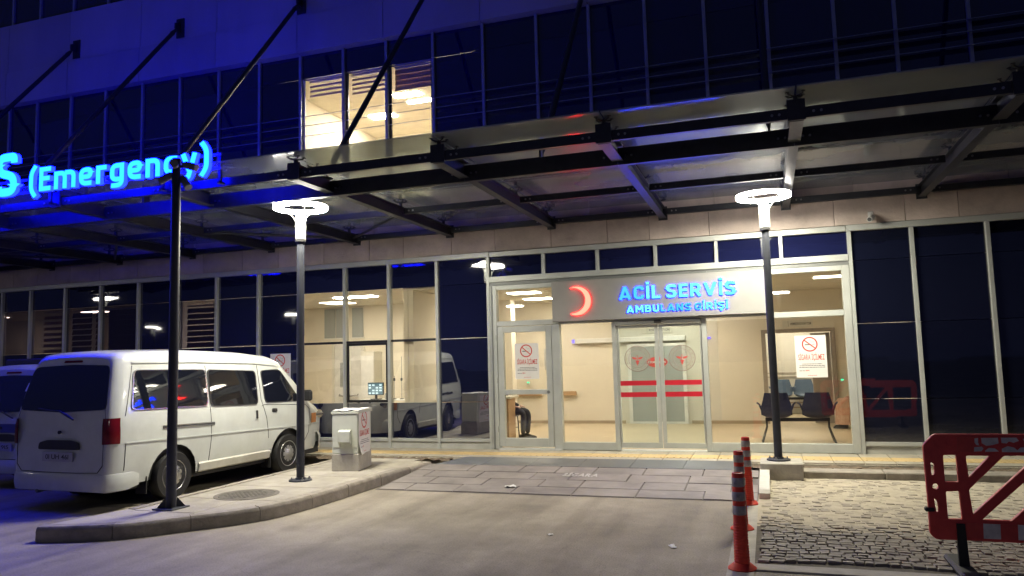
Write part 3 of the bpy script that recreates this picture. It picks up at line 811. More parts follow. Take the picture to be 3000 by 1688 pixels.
# sliding leaves with stripes and emblem
for sx, (xa, xb) in enumerate(((-2.405, -1.712), (-1.700, -1.010))):
    mb = MB(); t = .05
    mb.box((xa, -.04, .20), (xb, .0, .285), 0, .003); mb.box((xa, -.04, 2.19), (xb, .0, 2.235), 0, .003)
    lo, hi = (.03, .062) if sx == 0 else (.062, .03)
    mb.box((xa, -.04, .286), (xa+lo, .0, 2.189), 0, .003); mb.box((xb-hi, -.04, .286), (xb, .0, 2.189), 0, .003)
    sl = part('sliding_door', mb, 'alu', bld)
    px0, px1 = xa+lo+.001, xb-hi-.001
    bx('door_pane', (px0, -.026, .287), (px1, -.016, 2.188), 'clear_glass', 0, sl)
    for z0, z1 in ((1.225, 1.305), (1.035, 1.115)): bx('warning_stripe', (px0, -.031, z0), (px1, -.0275, z1), 'tape_red', 0, sl)
    cx, cz, R = (-2.075, 1.67, .215) if sx == 0 else (-1.34, 1.665, .215)
    mb = MB()
    def ann(r0, r1, mi=0, n=40):
        vs = [(cx+r*cos(2*pi*k/n), -.0285, cz+r*sin(2*pi*k/n)) for r in (r0, r1) for k in range(n)]
        mb.add(vs, [(k, (k+1) % n, n+(k+1) % n, n+k) for k in range(n)], mi)
    ann(.207, .217); ann(.147, .152)
    md_ = MB(); md_.add([(cx+.207*cos(2*pi*k/40), -.0268, cz+.207*sin(2*pi*k/40)) for k in range(40)], [tuple(range(40))])
    for k in range(16):
        a = 2*pi*k/16; px, pz = cx+.18*cos(a), cz+.18*sin(a)
        mb.add([(px+.011*cos(2*pi*j/10+pi/2)*(1 if j % 2 == 0 else .45), -.0285, pz+.011*sin(2*pi*j/10+pi/2)*(1 if j % 2 == 0 else .45)) for j in range(10)], [tuple(range(10))])
    for s_ in (-1, 1):
        mb.add([(cx+s_*u, -.0285, cz+v) for u, v in ((.012, .005), (.03, .022), (.095, .03), (.085, .012), (.06, -.008), (.03, -.012), (.015, -.008))], [tuple(range(7))], 1)
        mb.add([(cx+s_*u, -.0285, cz+v) for u, v in ((.004, -.03), (.028, -.035), (.03, -.05), (.012, -.07), (.02, -.082), (.004, -.10))], [tuple(range(6))], 1)
    mb.add([(cx+u, -.0288, cz+v) for u, v in ((-.005, .05), (.005, .05), (.004, -.11), (0, -.125), (-.004, -.11))], [tuple(range(5))], 1)
    mb.add([(cx+u, -.0288, cz+v) for u, v in ((-.012, .055), (0, .048), (.012, .055), (0, .068))], [tuple(range(4))])
    # ring of small text ticks
    for k in range(26):
        a = radians(-60+300*k/25+0); 
        if 100 < math.degrees(a) % 360 < 0: continue
        px, pz = cx+.135*cos(a), cz+.135*sin(a); mb.add([(px-.004, -.0285, pz-.006), (px+.004, -.0285, pz-.006), (px+.004, -.0285, pz+.006), (px-.004, -.0285, pz+.006)], [(0, 1, 2, 3)], 2)
    o = part('round_emblem', mb, ['print_brown', 'print_red', 'print_grey'], sl); part('emblem_film', md_, 'emblem_film', sl)
bx('door_operator', (-2.405, -.10, 2.24), (-1.008, .05, 2.298), 'alu', .004)
mb = MB(); mb.box((-1.76, -.15, 2.255), (-1.64, -.102, 2.30), 0, .01); part('door_sensor', mb, 'lamp_collar', bld)
bx('threshold', (-4.54, -.12, .14), (-3.41, .06, .172), 'white_plastic', .005)
bx('floor_guide', (-2.40, -.07, .14), (-1.01, .06, .168), 'door_white', .004)

# ---- lobby interior
FL = .17
bx('lobby_floor', (-6.352, .06, 0), (8, 9.4, FL), 'floor_in')
bx('lobby_ceiling', (-6.352, .06, 3.06), (8, 9.4, 3.10), 'ceiling_in')
bx('lobby_wall', (-6.35, .06, FL), (-6.25, 4.9, 3.06), 'wall_cream')
bx('lobby_wall', (-6.25, 4.9, FL), (-3.3, 5.05, 3.06), 'wall_cream'); bx('lobby_wall', (-3.298, 4.9, FL), (-1.05, 5.05, 3.06), 'wall_white'); bx('lobby_wall', (-1.048, 4.9, FL), (-.03, 5.05, 3.06), 'wall_cream')
bx('lobby_wall', (1.30, 4.9, FL), (3.6, 5.05, 3.06), 'wall_cream'); bx('lobby_wall', (-.03, 4.9, 2.14), (1.30, 5.05, 3.06), 'wall_cream')
bx('lobby_wall', (2.1, .06, FL), (2.2, 4.9, 3.06), 'wall_cream')
bx('skirting', (-6.25, 4.885, FL), (-3.2, 4.899, FL+.07), 'skirting'); bx('skirting', (-1.7, 4.885, FL), (-.12, 4.899, FL+.07), 'skirting')
# corridor beyond
bx('corridor_wall', (-1.5, 8.0, FL), (3.6, 8.1, 3.06), 'wall_white'); bx('corridor_wall', (-1.6, 5.06, FL), (-1.5, 8.0, 3.06), 'wall_white'); bx('corridor_wall', (2.6, 5.06, FL), (2.7, 8.0, 3.06), 'wall_white')
for z in (1.08, 1.18): bx('wall_rail', (-1.5, 7.97, z), (2.6, 7.999, z+.02), 'brown_frame')
for z in (.42, .30): bx('wall_rail', (-1.5, 7.98, z), (2.6, 7.999, z+.03), 'skirting')
# opening frame
for a, b in (((-.12, FL), (-.03, 2.14)), ((1.30, FL), (1.39, 2.14)), ((-.12, 2.141), (1.39, 2.22))):
    bx('opening_frame', (a[0], 4.86, a[1]), (b[0], 5.06, b[1]), 'brown_frame', .004)
bx('door_leaf', (.90, 5.07, FL), (1.29, 5.12, 2.12), 'brown_frame', .004)
# automatic inner door
dr = bx('inner_door', (-3.10, 4.83, FL-.01), (-1.77, 4.87, FL+.05), 'door_white', .003)
for a, b in (((-3.10, FL+.05), (-3.02, 2.0)), ((-1.85, FL+.05), (-1.77, 2.0)), ((-3.02, 1.93), (-1.85, 2.0)), ((-2.47, FL+.05), (-2.42, 1.93))):
    bx('frame_bar', (a[0], 4.83, a[1]), (b[0], 4.87, b[1]), 'door_white', .003, dr)
bx('frosted_pane', (-3.02, 4.84, FL+.05), (-2.47, 4.86, 1.93), 'frost', 0, dr); bx('frosted_pane', (-2.42, 4.84, FL+.05), (-1.85, 4.86, 1.93), 'frost', 0, dr)
bx('operator_box', (-4.33, 4.76, 2.05), (-1.75, 4.895, 2.16), 'door_white', .006, dr)
mb = MB(); mb.add([(-2.42+.24*cos(2*pi*k/28), 4.835, 1.57+.12*sin(2*pi*k/28)) for k in range(28)], [tuple(range(28))]); text_mb('KIRMIZI ALAN', -2.62, -2.22, 1.545, .05, 4.832, .02, 0, mb, 1)
part('red_oval_sign', mb, ['print_red', 'paper'], dr)
bx('sensor', (-4.40, 4.76, 2.06), (-4.335, 4.82, 2.15), 'led_violet', .01); bx('sensor', (-1.30, 4.85, 2.06), (-1.2, 4.89, 2.11), 'led_violet', .006)
for nm, x0, x1, z0, z1, tx in (('room_sign', -2.74, -2.08, 2.24, 2.40, 'RESÜSİTASYON'), ('room_sign', .34, .96, 2.26, 2.40, 'HEMŞİRE-DOKTOR')):
    rs = bx(nm, (x0, 4.87, z0), (x1, 4.895, z1), 'wall_white', .003)
    mb = text_mb(tx, x0+.16, x1-.03, z0+.045, .05, 4.866, .015); mb.box((x0+.115, 4.866, z0+.01), (x0+.12, 4.869, z1-.01)); part('lettering', mb, 'print_dark', rs)
bx('handrail', (-4.72, 4.80, .83), (-4.35, 4.88, .93), 'wood', .01); bx('handrail', (-6.2, 4.80, .83), (-5.2, 4.88, .93), 'wood', .01)
fs = bx('wall_notice', (-5.12, 4.86, 1.45), (-4.86, 4.895, 1.95), 'white_plastic', .006); bx('notice_block', (-5.05, 4.852, 1.5), (-4.93, 4.859, 1.68), 'print_red', 0, fs)
for (x, y, z) in ((-5.54, 4.85, 1.17), (1.47, 4.85, 1.12), (-1.35, 4.85, 1.32)): 
    gs = bx('call_button', (x-.03, y, z-.07), (x+.03, y+.04, z), 'white_plastic', .004); bx('button_light', (x-.028, y-.006, z-.03), (x+.028, y-.0005, z-.002), 'led_green', 0, gs)
# dirty band of skirting seen in the lobby, columns on the left
bx('column', (-5.75, 3.4, FL), (-5.45, 3.7, 3.06), 'wall_cream')
def panel(x, y, z, w, d, m): 
    o = bx('ceiling_light', (x-w/2, y-d/2, z-.012), (x+w/2, y+d/2, z-.001), m)
    return o
for (x, y) in ((-4.63, 1.85), (-4.80, 3.46), (-1.9, 3.6), (-2.0, 1.7), (1.18, 1.99)): panel(x, y, 3.06, .62, .34, 'ceiling_panel' if x < -1 else 'ceiling_panel_soft')
panel(.6, 6.6, 3.06, .6, .6, 'ceiling_panel')

# ---- triage room behind the three lit bays
bx('room_floor', (-11.6, .06, 0), (-6.36, 3.7, FL), 'floor_in'); bx('room_ceiling', (-11.6, .03, 3.12), (-6.36, 3.7, 3.16), 'ceiling_in')
bx('room_wall', (-11.6, 3.6, FL), (-6.36, 3.7, 3.12), 'wall_cream'); bx('room_wall', (-11.7, .06, FL), (-11.6, 3.7, 3.12), 'wall_cream'); bx('room_wall', (-6.45, .06, FL), (-6.36, 3.6, 3.12), 'wall_cream')
panel(-8.2, 1.3, 3.12, .9, .3, 'ceiling_panel_bright'); panel(-9.3, 2.4, 3.12, .6, .6, 'ceiling_panel_soft')
rd = bx('room_door', (-10.10, 3.55, FL), (-9.35, 3.595, 2.2), 'door_white', .005)
bx('door_casing', (-10.18, 3.54, FL), (-10.11, 3.598, 2.27), 'wall_white', .003, rd); bx('door_casing', (-9.34, 3.54, FL), (-9.27, 3.598, 2.27), 'wall_white', .003, rd); bx('door_glass', (-9.95, 3.545, 1.15), (-9.85, 3.549, 1.75), 'frost', 0, rd)
mb = MB(); mb.tube([(-9.95, 3.53, .98), (-9.95, 3.49, .95), (-9.75, 3.47, .93), (-9.45, 3.49, .95), (-9.45, 3.53, .98)], .018, 8); part('push_bar', mb, 'chrome', rd, True)
for x0 in (-10.40, -10.07, -9.62):
    iw = bx('clerestory', (x0, 3.56, 2.36), (x0+.30, 3.59, 3.08), 'frost', .003); bx('clerestory_frame', (x0-.02, 3.565, 2.33), (x0+.32, 3.594, 2.358), 'door_white', 0, iw)
# lit-side counter line inside the glass and the dim rooms on the far left
bx('dim_room_back', (-20.6, 2.6, 0), (-11.75, 2.7, 3.4), 'wall_cream'); bx('dim_room_ceiling', (-20.6, .06, 3.12), (-11.75, 2.6, 3.16), 'ceiling_in'); bx('dim_room_floor', (-20.6, .06, 0), (-11.75, 2.6, FL), 'floor_in')
bx('dim_room_wall', (-11.75, .06, FL), (-11.70, 2.6, 3.12), 'wall_cream')
panel(-15.2, 1.2, 3.12, .6, .3, 'ceiling_panel_dim'); panel(-18.5, 1.2, 3.12, .6, .3, 'ceiling_panel_dim')
def blinds(x0, x1, z0, z1, n, m, y=.10, name='window_blind', label=None, open_=.55):
    b_ = thing(name, label, 'blind', ((x0+x1)/2, y, z0), group='blinds in the hospital windows')
    mb = MB(); mb.box((-(x1-x0)/2, -.02, z1-z0-.03), ((x1-x0)/2, .02, z1-z0), 0, .004); part('head_rail', mb, 'blind_white', b_)
    st = (z1-z0-.04)/n; sm = MB(); sm.prism([(-.012, 0), (-.008, 0), (.012, st*open_), (.008, st*open_)], -(x1-x0)/2, (x1-x0)/2, 'yz'); me = sm.mesh('slat', m)
    for k in range(n): link('slat', me, b_, (0, 0, st*k))
    return b_
blinds(-15.50, -14.78, 2.14, 3.06, 7, 'blind', label='pinkish slatted blind glowing in the second bay from the photo edge, above the white car')
blinds(-14.66, -14.10, 2.14, 3.06, 7, 'blind_dark', label='dark slatted blind with pale gaps in the bay right of the pinkish blind', open_=.82)
blinds(-13.98, -13.76, 2.14, 3.06, 7, 'blind_dark', label='narrow dark blind strip beside the reflected street lamp', open_=.82)
blinds(-13.62, -12.75, 2.14, 3.06, 8, 'blind_dark', label='closed dark blind in the bay left of the tall dark pole', open_=1.0)
blinds(-11.50, -10.72, 2.14, 3.02, 7, 'blind_dark', label='dark blind with thin pale lines in the bay right of the tall dark pole', open_=.8)
# ---- upper lit room
bx('upper_floor', (-9.2, .06, 4.5), (-4.9, 4.2, 4.6), 'floor_in'); bx('upper_ceiling', (-9.2, .06, 7.45), (-4.9, 4.2, 7.5), 'ceiling_in')
bx('upper_wall', (-9.2, 4.1, 4.6), (-4.9, 4.2, 7.45), 'wall_cream'); bx('upper_wall', (-9.3, .06, 4.6), (-9.2, 4.2, 7.45), 'wall_cream'); bx('upper_wall', (-4.9, .06, 4.6), (-4.8, 4.2, 7.45), 'wall_cream')
panel(-7.04, 1.54, 7.45, .6, .22, 'ceiling_panel_upper'); panel(-6.95, 2.0, 7.45, .6, .16, 'ceiling_panel_bright'); panel(-8.2, 2.6, 7.45, .6, .3, 'ceiling_panel_upper'); panel(-5.8, 2.6, 7.45, .6, .3, 'ceiling_panel_soft')
blinds(-8.53, -7.72, 7.12, 7.45, 3, 'blind_light', y=.13, label='striped roller blind in the upper lit window, leftmost of the three')
blinds(-7.55, -6.78, 7.04, 7.45, 4, 'blind_light', y=.13, label='striped roller blind in the middle upper lit window')
blinds(-6.60, -5.80, 6.98, 7.45, 4, 'blind', y=.13, label='brown closed blind in the upper lit window, rightmost of the three', open_=1.05)

# ================================================================== CANOPY
can = thing('entrance_canopy', 'steel and glass canopy hung from the facade above the ground floor', 'canopy', (0, 0, 0))
RX = [.4+1.94*k for k in range(-10, 4)]
def ibeam_poly(w, z0, z1, t=.012):
    h = w/2; q = .006
    return [(-h, z0), (h, z0), (h, z0+t), (q, z0+t), (q, z1-t), (h, z1-t), (h, z1), (-h, z1), (-h, z1-t), (-q, z1-t), (-q, z0+t), (-h, z0+t)]
def merged_mesh(mbs, name, mats):
    a = MB()
    for m_ in mbs: a.add(m_.v, m_.f)
    return a.mesh(name, mats)
rib = MB(); rib.prism(ibeam_poly(.11, 4.0, 4.17), -4.03, -.056, 'xz'); rib.prism(ibeam_poly(.13, 3.985, 4.175), -4.90, -4.115, 'xz')
rib.box((-.085, -4.93, 3.99), (.085, -4.905, 4.20)); rib.box((-.075, -.075, 3.97), (.075, -.057, 4.20))
rib_me = rib.mesh('rib_beam', 'steel')
wallplate = MB(); wallplate.box((-.10, -.078, 3.93), (.10, -.0765, 3.985)); 
spider = MB()
spider.tube([(0, 0, 0), (0, 0, .07)], .028, 10); spider.tube([(0, 0, .07), (0, 0, .09)], .018, 8)
for sx in (-1, 1):
    for sy in (-1, 1):
        spider.tube([(0, 0, .075), (sx*.06, sy*.05, .085), (sx*.075, sy*.06, .10)], .009, 6)
        spider.lathe([(.0, .098), (.022, .098), (.022, .108), (0, .108)], 10, (sx*.075, sy*.06, 0))
spider_me = spider.mesh('spider_fitting', 'steel', True)
for X in RX:
    link('rib_beam', rib_me, can, (X, 0, 0))
    for Y in (-4.87, -4.45, -2.04, -.35):
        link('spider_fitting', spider_me, can, (X, Y, 4.172))
def channel(w, z0, z1, y, L, side=1):
    t = .012; p = [(y, z0), (y+side*w, z0), (y+side*w, z0+t), (y+side*t, z0+t), (y+side*t, z1-t), (y+side*w, z1-t), (y+side*w, z1), (y, z1)]
    mb = MB(); mb.prism(p, -L/2, L/2, 'yz')
    for s_ in (-1, 1):
        for k in (0, 1):
            mb.lathe([(0, -.012), (.013, -.012), (.013, 0), (0, 0)], 8, (s_*(L/2-.09-.07*k), y, (z0+z1)/2), 1, 'y')
    return mb
for nm, y, z0, z1, w in (('front_beam', -4.90, 4.015, 4.125, .06), ('main_beam', -4.11, 3.945, 4.145, .08), ('cross_beam', -2.07, 4.055, 4.15, .06), ('wall_beam', -.16, 4.055, 4.15, .06)):
    me = channel(w, z0, z1, y, 1.94-.14 if nm != 'main_beam' else 1.94-.004).mesh(nm, ['steel', 'steel_bolt'])
    for i in range(len(RX)-1):
        link(nm, me, can, ((RX[i]+RX[i+1])/2, 0, 0))
gm = MB(); gm.box((-.962, -5.08, 4.278), (.962, -2.60, 4.294)); ga = gm.mesh('glass_panel', 'canopy_glass')
gm = MB(); gm.box((-.962, -2.59, 4.278), (.962, -.10, 4.294)); gb = gm.mesh('glass_panel', 'canopy_glass')
for i in range(len(RX)-1):
    for me in (ga, gb): link('glass_panel', me, can, ((RX[i]+RX[i+1])/2+random.uniform(-.002, .002), 0, random.uniform(-.003, .003)))
for X in (-17.5, -14.5, -11.58, -8.55, -5.55, -2.48, .15, 3.2):
    mb = MB(); a = Vector((X, -.20, 9.0)); b = Vector((X, -4.07, 4.16)); d = (b-a).normalized()
    mb.tube([a+d*.25, b-d*.25], .042, 10); mb.tube([a+d*.10, a+d*.28], [.02, .05], 10); mb.tube([b-d*.28, b-d*.06], [.05, .02], 10)
    rod = part('tie_rod', mb, 'steel', can, True)
    mb = MB(); mb.prism([(-.135, 8.80), (-.155, 8.80), (-.155, 8.90), (-.30, 8.93), (-.30, 9.05), (-.155, 9.12), (-.155, 9.18), (-.135, 9.18)], X-.015, X+.015, 'yz'); mb.box((X-.10, -.155, 8.78), (X+.10, -.134, 9.20)); part('anchor_bracket', mb, 'steel', rod)
    mb = MB(); mb.box((X-.012, -4.13, 4.14), (X+.012, -4.0, 4.25)); part('clevis', mb, 'steel', rod)
for (x0, y0, x1, y1) in ((-7.36, -.2, -5.42, -2.0), (-7.36, -.2, -9.30, -2.0), (-13.18, -.2, -11.24, -2.0), (-13.18, -.2, -15.12, -2.0)):
    mb = MB(); mb.tube([(x0, y0, 4.09), (x1, y1, 4.09)], .024, 8); part('wind_brace', mb, 'steel', can, True)

# ---- big blue sign on the canopy edge
sg = thing('emergency_sign', 'large glowing blue letters standing along the front edge of the canopy', 'sign', (0, 0, 0))
sign_letters('ACİL SERVİS', -14.55, -9.80, 4.175, .615, -5.085, .06, sg, lambda i, c: ['sign_blue_face', 'sign_blue_side'])
sign_letters('(Emergency)', -9.57, -6.53, 4.185, .335, -5.085, .06, sg, lambda i, c: ['sign_blue_face', 'sign_blue_side'], gap=.15)
for z in (4.20, 4.38):
    mb = MB(); mb.box((-15, -5.045, z), (-6.4, -5.02, z+.03)); part('mounting_rail', mb, 'alu_dark', sg)
for x in (-14.9, -13.18, -11.24, -9.30, -7.36, -6.45):
    mb = MB(); mb.box((x-.02, -5.04, 4.02), (x+.02, -4.935, 4.05)); mb.box((x-.02, -5.018, 4.03), (x+.02, -4.985, 4.42)); part('bracket', mb, 'steel', sg)

# ---- entrance sign board
es = thing('entrance_sign', 'pale sign board with red crescent and lit blue lettering above the sliding doors', 'sign', (0, 0, 0))
mb = MB(); mb.box((-3.48, -.205, 2.335), (.075, -.10, 3.03), 0, .006); part('board', mb, 'sign_board', es)
dimset = {3, 11, 12, 13, 14, 16}
sign_letters('ACİL SERVİS', -2.31, -.43, 2.655, .215, -.2165, .02, es, lambda i, c: ['entry_blue_dim' if i in (0, 1) else 'entry_blue', 'entry_blue_side'])
sign_letters('AMBULANS GİRİŞİ', -2.19, -.56, 2.435, .115, -.2145, .016, es, lambda i, c: ['entry_blue_dim' if i in (4, 5, 6, 7, 8) else 'entry_blue', 'entry_blue_side'])
mb = MB(); C0 = (-3.03, 2.675); R0 = .245; C1_ = (-3.085, 2.69); R1 = .205
pts = []
for k in range(25):
    a = radians(-118+236*k/24); pts.append((C0[0]+R0*cos(a), C0[1]+R0*sin(a)))
n_ = len(pts)
a0 = math.atan2(pts[-1][1]-C1_[1], pts[-1][0]-C1_[0]); a1 = math.atan2(pts[0][1]-C1_[1], pts[0][0]-C1_[0])
for k in range(1, 24):
    a = lerp(a0, a1, k/24); r = lerp(sqrt((pts[n_-1][0]-C1_[0])**2+(pts[n_-1][1]-C1_[1])**2), sqrt((pts[0][0]-C1_[0])**2+(pts[0][1]-C1_[1])**2), k/24)
    s_ = sin(pi*k/24)**.5; rr = lerp(r, R1, s_); pts.append((C1_[0]+rr*cos(a), C1_[1]+rr*sin(a)))
nn = 24; vs = []; fs_ = []
outer = pts[:25]; innr = [outer[-1]]+pts[25:]+[outer[0]]; innr = innr[::-1]
for yy in (-.24, -.206):
    for (u, v) in outer: vs.append((u, yy, v))
    for (u, v) in innr: vs.append((u, yy, v))
fl = []
for k in range(24):
    fl += [(k, k+1, 26+k, 25+k), (50+k, 75+k, 76+k, 51+k), (k, 50+k, 51+k, k+1), (25+k, 26+k, 76+k, 75+k)]
mb.add(vs, fl); me = mb.mesh('crescent', ['crescent_face', 'crescent_side'])
for p in me.polygons: p.material_index = 0 if p.normal.y < -.6 else 1
link('crescent', me, es)
for x in (-2.9, -.9): 
    mb = MB(); mb.box((x, -.16, 3.031), (x+.03, -.10, 3.06)); part('fixing', mb, 'alu_dark', es)

# ---- camera on the stone band
cc = thing('security_camera', 'small dome-armed security camera on the stone band near the right mullions', 'camera', (1.62, -.06, 3.78))
mb = MB(); mb.box((-.04, -.02, -.06), (.04, .0, .06), 0, .006); part('bracket', mb, 'white_plastic', cc)
mb = MB(); mb.tube([(0, -.02, 0), (0, -.10, 0), (-.02, -.13, -.06)], .016, 8); part('arm', mb, 'white_plastic', cc, True)
mb = MB(); mb.tube([(.02, -.08, -.05), (-.05, -.24, -.10)], .042, 12); mb.tube([(-.05, -.24, -.10), (-.053, -.247, -.102)], .03, 12, 1); part('housing', mb, ['white_plastic', 'lamp_collar'], cc, True)

# ================================================================== STREET LAMPS
def lamp_post(loc, label, rz=0.0, led='led_ring'):
    t = thing('street_lamp', label, 'street lamp', loc, rz, 'ring-headed street lamps'); H = 3.92-loc[2]
    mb = MB(); mb.lathe([(.0, .03), (.054, .03), (.052, H*.5), (.050, H-.47), (.0, H-.47)], 20); part('pole', mb, 'pole', t, True)
    mb = MB(); mb.lathe([(.0, .0), (.155, .0), (.155, .016), (.15, .02), (.07, .024), (.066, .045), (.05, .047)], 28); bp = part('base_plate', mb, 'pole', t, True)
    for k in range(4):
        a = pi/4+k*pi/2; mb = MB(); mb.tube([(.118*cos(a), .118*sin(a), .015), (.118*cos(a), .118*sin(a), .055)], .009, 6); mb.lathe([(0, .02), (.02, .02), (.02, .034), (0, .034)], 6, (.118*cos(a), .118*sin(a), 0)); part('bolt', mb, 'steel_bolt', bp)
    mb = MB(); mb.lathe([(.058, H-.50), (.072, H-.495), (.072, H-.465), (.058, H-.46)], 20); part('collar', mb, 'lamp_collar', t, True)
    mb = MB(); mb.lathe([(.0, H-.46), (.070, H-.458), (.071, H-.14), (.064, H-.125), (.0, H-.12)], 20); part('head_sleeve', mb, 'lamp_sleeve', t, True)
    for k in range(3):
        a = radians(200+120*k); ca, sa = cos(a), sin(a); mb = MB()
        mb.tube([(.068*ca, .068*sa, H-.205), (.10*ca, .10*sa, H-.15), (.20*ca, .20*sa, H-.035), (.29*ca, .29*sa, H-.004)], .007, 8); part('arm', mb, 'lamp_sleeve', t, True)
    mb = MB(); prof = []
    mb.lathe([(.292, H-.034), (.33, H-.036), (.366, H-.034)], 48, caps=False)
    lens = part('led_lens', mb, led, t, True)
    mb = MB(); mb.lathe([(.366, H-.0345), (.374, H-.022), (.374, H-.004), (.368, H+.012)], 48, caps=False); mb.lathe([(.292, H-.0345), (.284, H-.02), (.282, H+.006), (.288, H+.012)], 48, caps=False); part('glowing_rim', mb, 'led_rim', lens, True)
    mb = MB(); mb.lathe([(.286, H+.0125), (.30, H+.030), (.355, H+.030), (.370, H+.0125)], 48, closed=True); part('ring_housing', mb, 'lamp_sleeve', t, True)
    return t
lamp_post((-6.10, -3.77, .150), 'lit ring-headed street lamp on the traffic island in front of the cabinet')
lamp_post((.06, -1.66, .25), 'lit ring-headed street lamp on the concrete block right of the sliding doors', .5)
lamp_post((.5, -16.6, 0), 'lit street lamp behind the viewpoint, reflected in the sliding doors', led='led_ring_weak')
lamp_post((-9.76, -16.7, 0), 'lit street lamp behind the viewpoint, reflected above the hinged door', led='led_ring_weak')
lamp_post((-19.2, -15.1, 0), 'lit street lamp reflected small in the glass left of the island lamp post', led='led_ring_weak')
lamp_post((-31.3, -19.7, 0), 'lit street lamp reflected small in the glass beside the dark pole', led='led_ring_weak')
lamp_post((-19.4, -5.4, 0), 'lit street lamp reflected large in the glass above the white minibus', led='led_ring_weak')

# concrete footing of the right lamp
mb = MB(); mb.box((-.175, -1.975, -.02), (.36, -1.40, .25), 0, .012)
mb.v = [(vx+random.uniform(-.006, .006), vy+random.uniform(-.006, .006), vz+(random.uniform(-.004, .004) if vz > .1 else 0)) for vx, vy, vz in mb.v]
one('concrete_footing', mb, 'concrete', 'rough concrete block footing under the lamp post beside the cobbles', 'concrete block')

# ---- tall dark pole with unlit spotlights
fp = thing('floodlight_pole', 'tall dark pole with unlit spotlights on top, standing on the island tip', 'pole', (-6.42, -5.78, .150))
mb = MB(); mb.lathe([(0, .0), (.055, .0), (.053, 2), (.050, 3.99), (.045, 4.0), (0, 4.0)], 20); part('pole', mb, 'pole', fp, True)
mb = MB(); mb.box((-.14, -.14, .0), (.14, .14, .016), 0, .004)
for a in range(4):
    an = pi/4+a*pi/2; ca, sa = cos(an), sin(an); mb.add([(.055*ca, .055*sa, .016), (.15*ca, .15*sa, .016), (.055*ca, .055*sa, .13)], [(0, 1, 2)])
part('base_plate', mb, 'pole', fp)
def spot(p, d):
    p = Vector(p); d = Vector(d).normalized(); mb = MB()
    mb.tube([p-d*.085, p-d*.06, p+d*.07, p+d*.085], [.028, .042, .045, .049], 16); mb.tube([p+d*.0855, p+d*.088], .042, 16, 1)
    s_ = part('spotlight', mb, ['lamp_sleeve', 'alu_dark'], fp, True)
    q = Vector((0, 0, p.z)); mb = MB(); mb.tube([q, p-d*.02], .016, 8); part('yoke', mb, 'pole', s_, True)
spot((.06, -.10, 3.90), (.62, -.78, -.05)); spot((-.13, -.02, 3.78), (-.75, -.45, -.5)); spot((.17, .03, 3.90), (.9, .1, -.3)); spot((.09, .05, 3.72), (.55, -.1, -.75))

# ================================================================== CABINET
cab = thing('utility_cabinet', 'small cream electric cabinet on a concrete plinth beside the island lamp', 'cabinet', (-5.995, -2.60, .150), radians(11))
mb = MB(); mb.box((-.205, -.30, 0), (.205, .30, .25), 0, .01)
mb.v = [(vx+random.uniform(-.004, .004), vy+random.uniform(-.004, .004), vz) for vx, vy, vz in mb.v]; part('plinth', mb, 'concrete', cab)
mb = MB(); mb.box((-.198, -.295, .251), (.198, .295, .83), 0, .008); part('body', mb, 'cabinet', cab)
mb = MB(); mb.prism([(-.31, .831), (.31, .831), (.31, .875), (-.31, .862)], -.210, .210, 'yz'); part('lid', mb, 'cabinet', cab)
mb = MB(); mb.box((-.180, -.302, .345), (.185, -.2955, .815), 0, .003); dp = part('door', mb, 'cabinet', cab)
mb = MB(); mb.prism([(-.303, .60), (-.365, .575), (-.365, .425), (-.355, .42), (-.350, .43), (-.350, .565), (-.303, .585)], -.085, .10, 'yz')
for x in (-.085, .092): mb.prism([(-.303, .60), (-.365, .575), (-.365, .425), (-.303, .36)], x, x+.008, 'yz')
part('vent_hood', mb, 'cabinet', dp)
mb = MB()
for k in range(9): mb.box((-.10+k*.035+random.uniform(-.01, .01), -.29, .870), (-.085+k*.035, .20+random.uniform(-.1, .1), .885))
rgh = MB(); rows = []
for j in range(8): rows.append([(lerp(-.2, .2, i/7), lerp(-.29, .29, j/7), .874+random.uniform(0, .018)) for i in range(8)])
rgh.grid(rows); part('torn_cover', rgh, 'paper', cab, True)

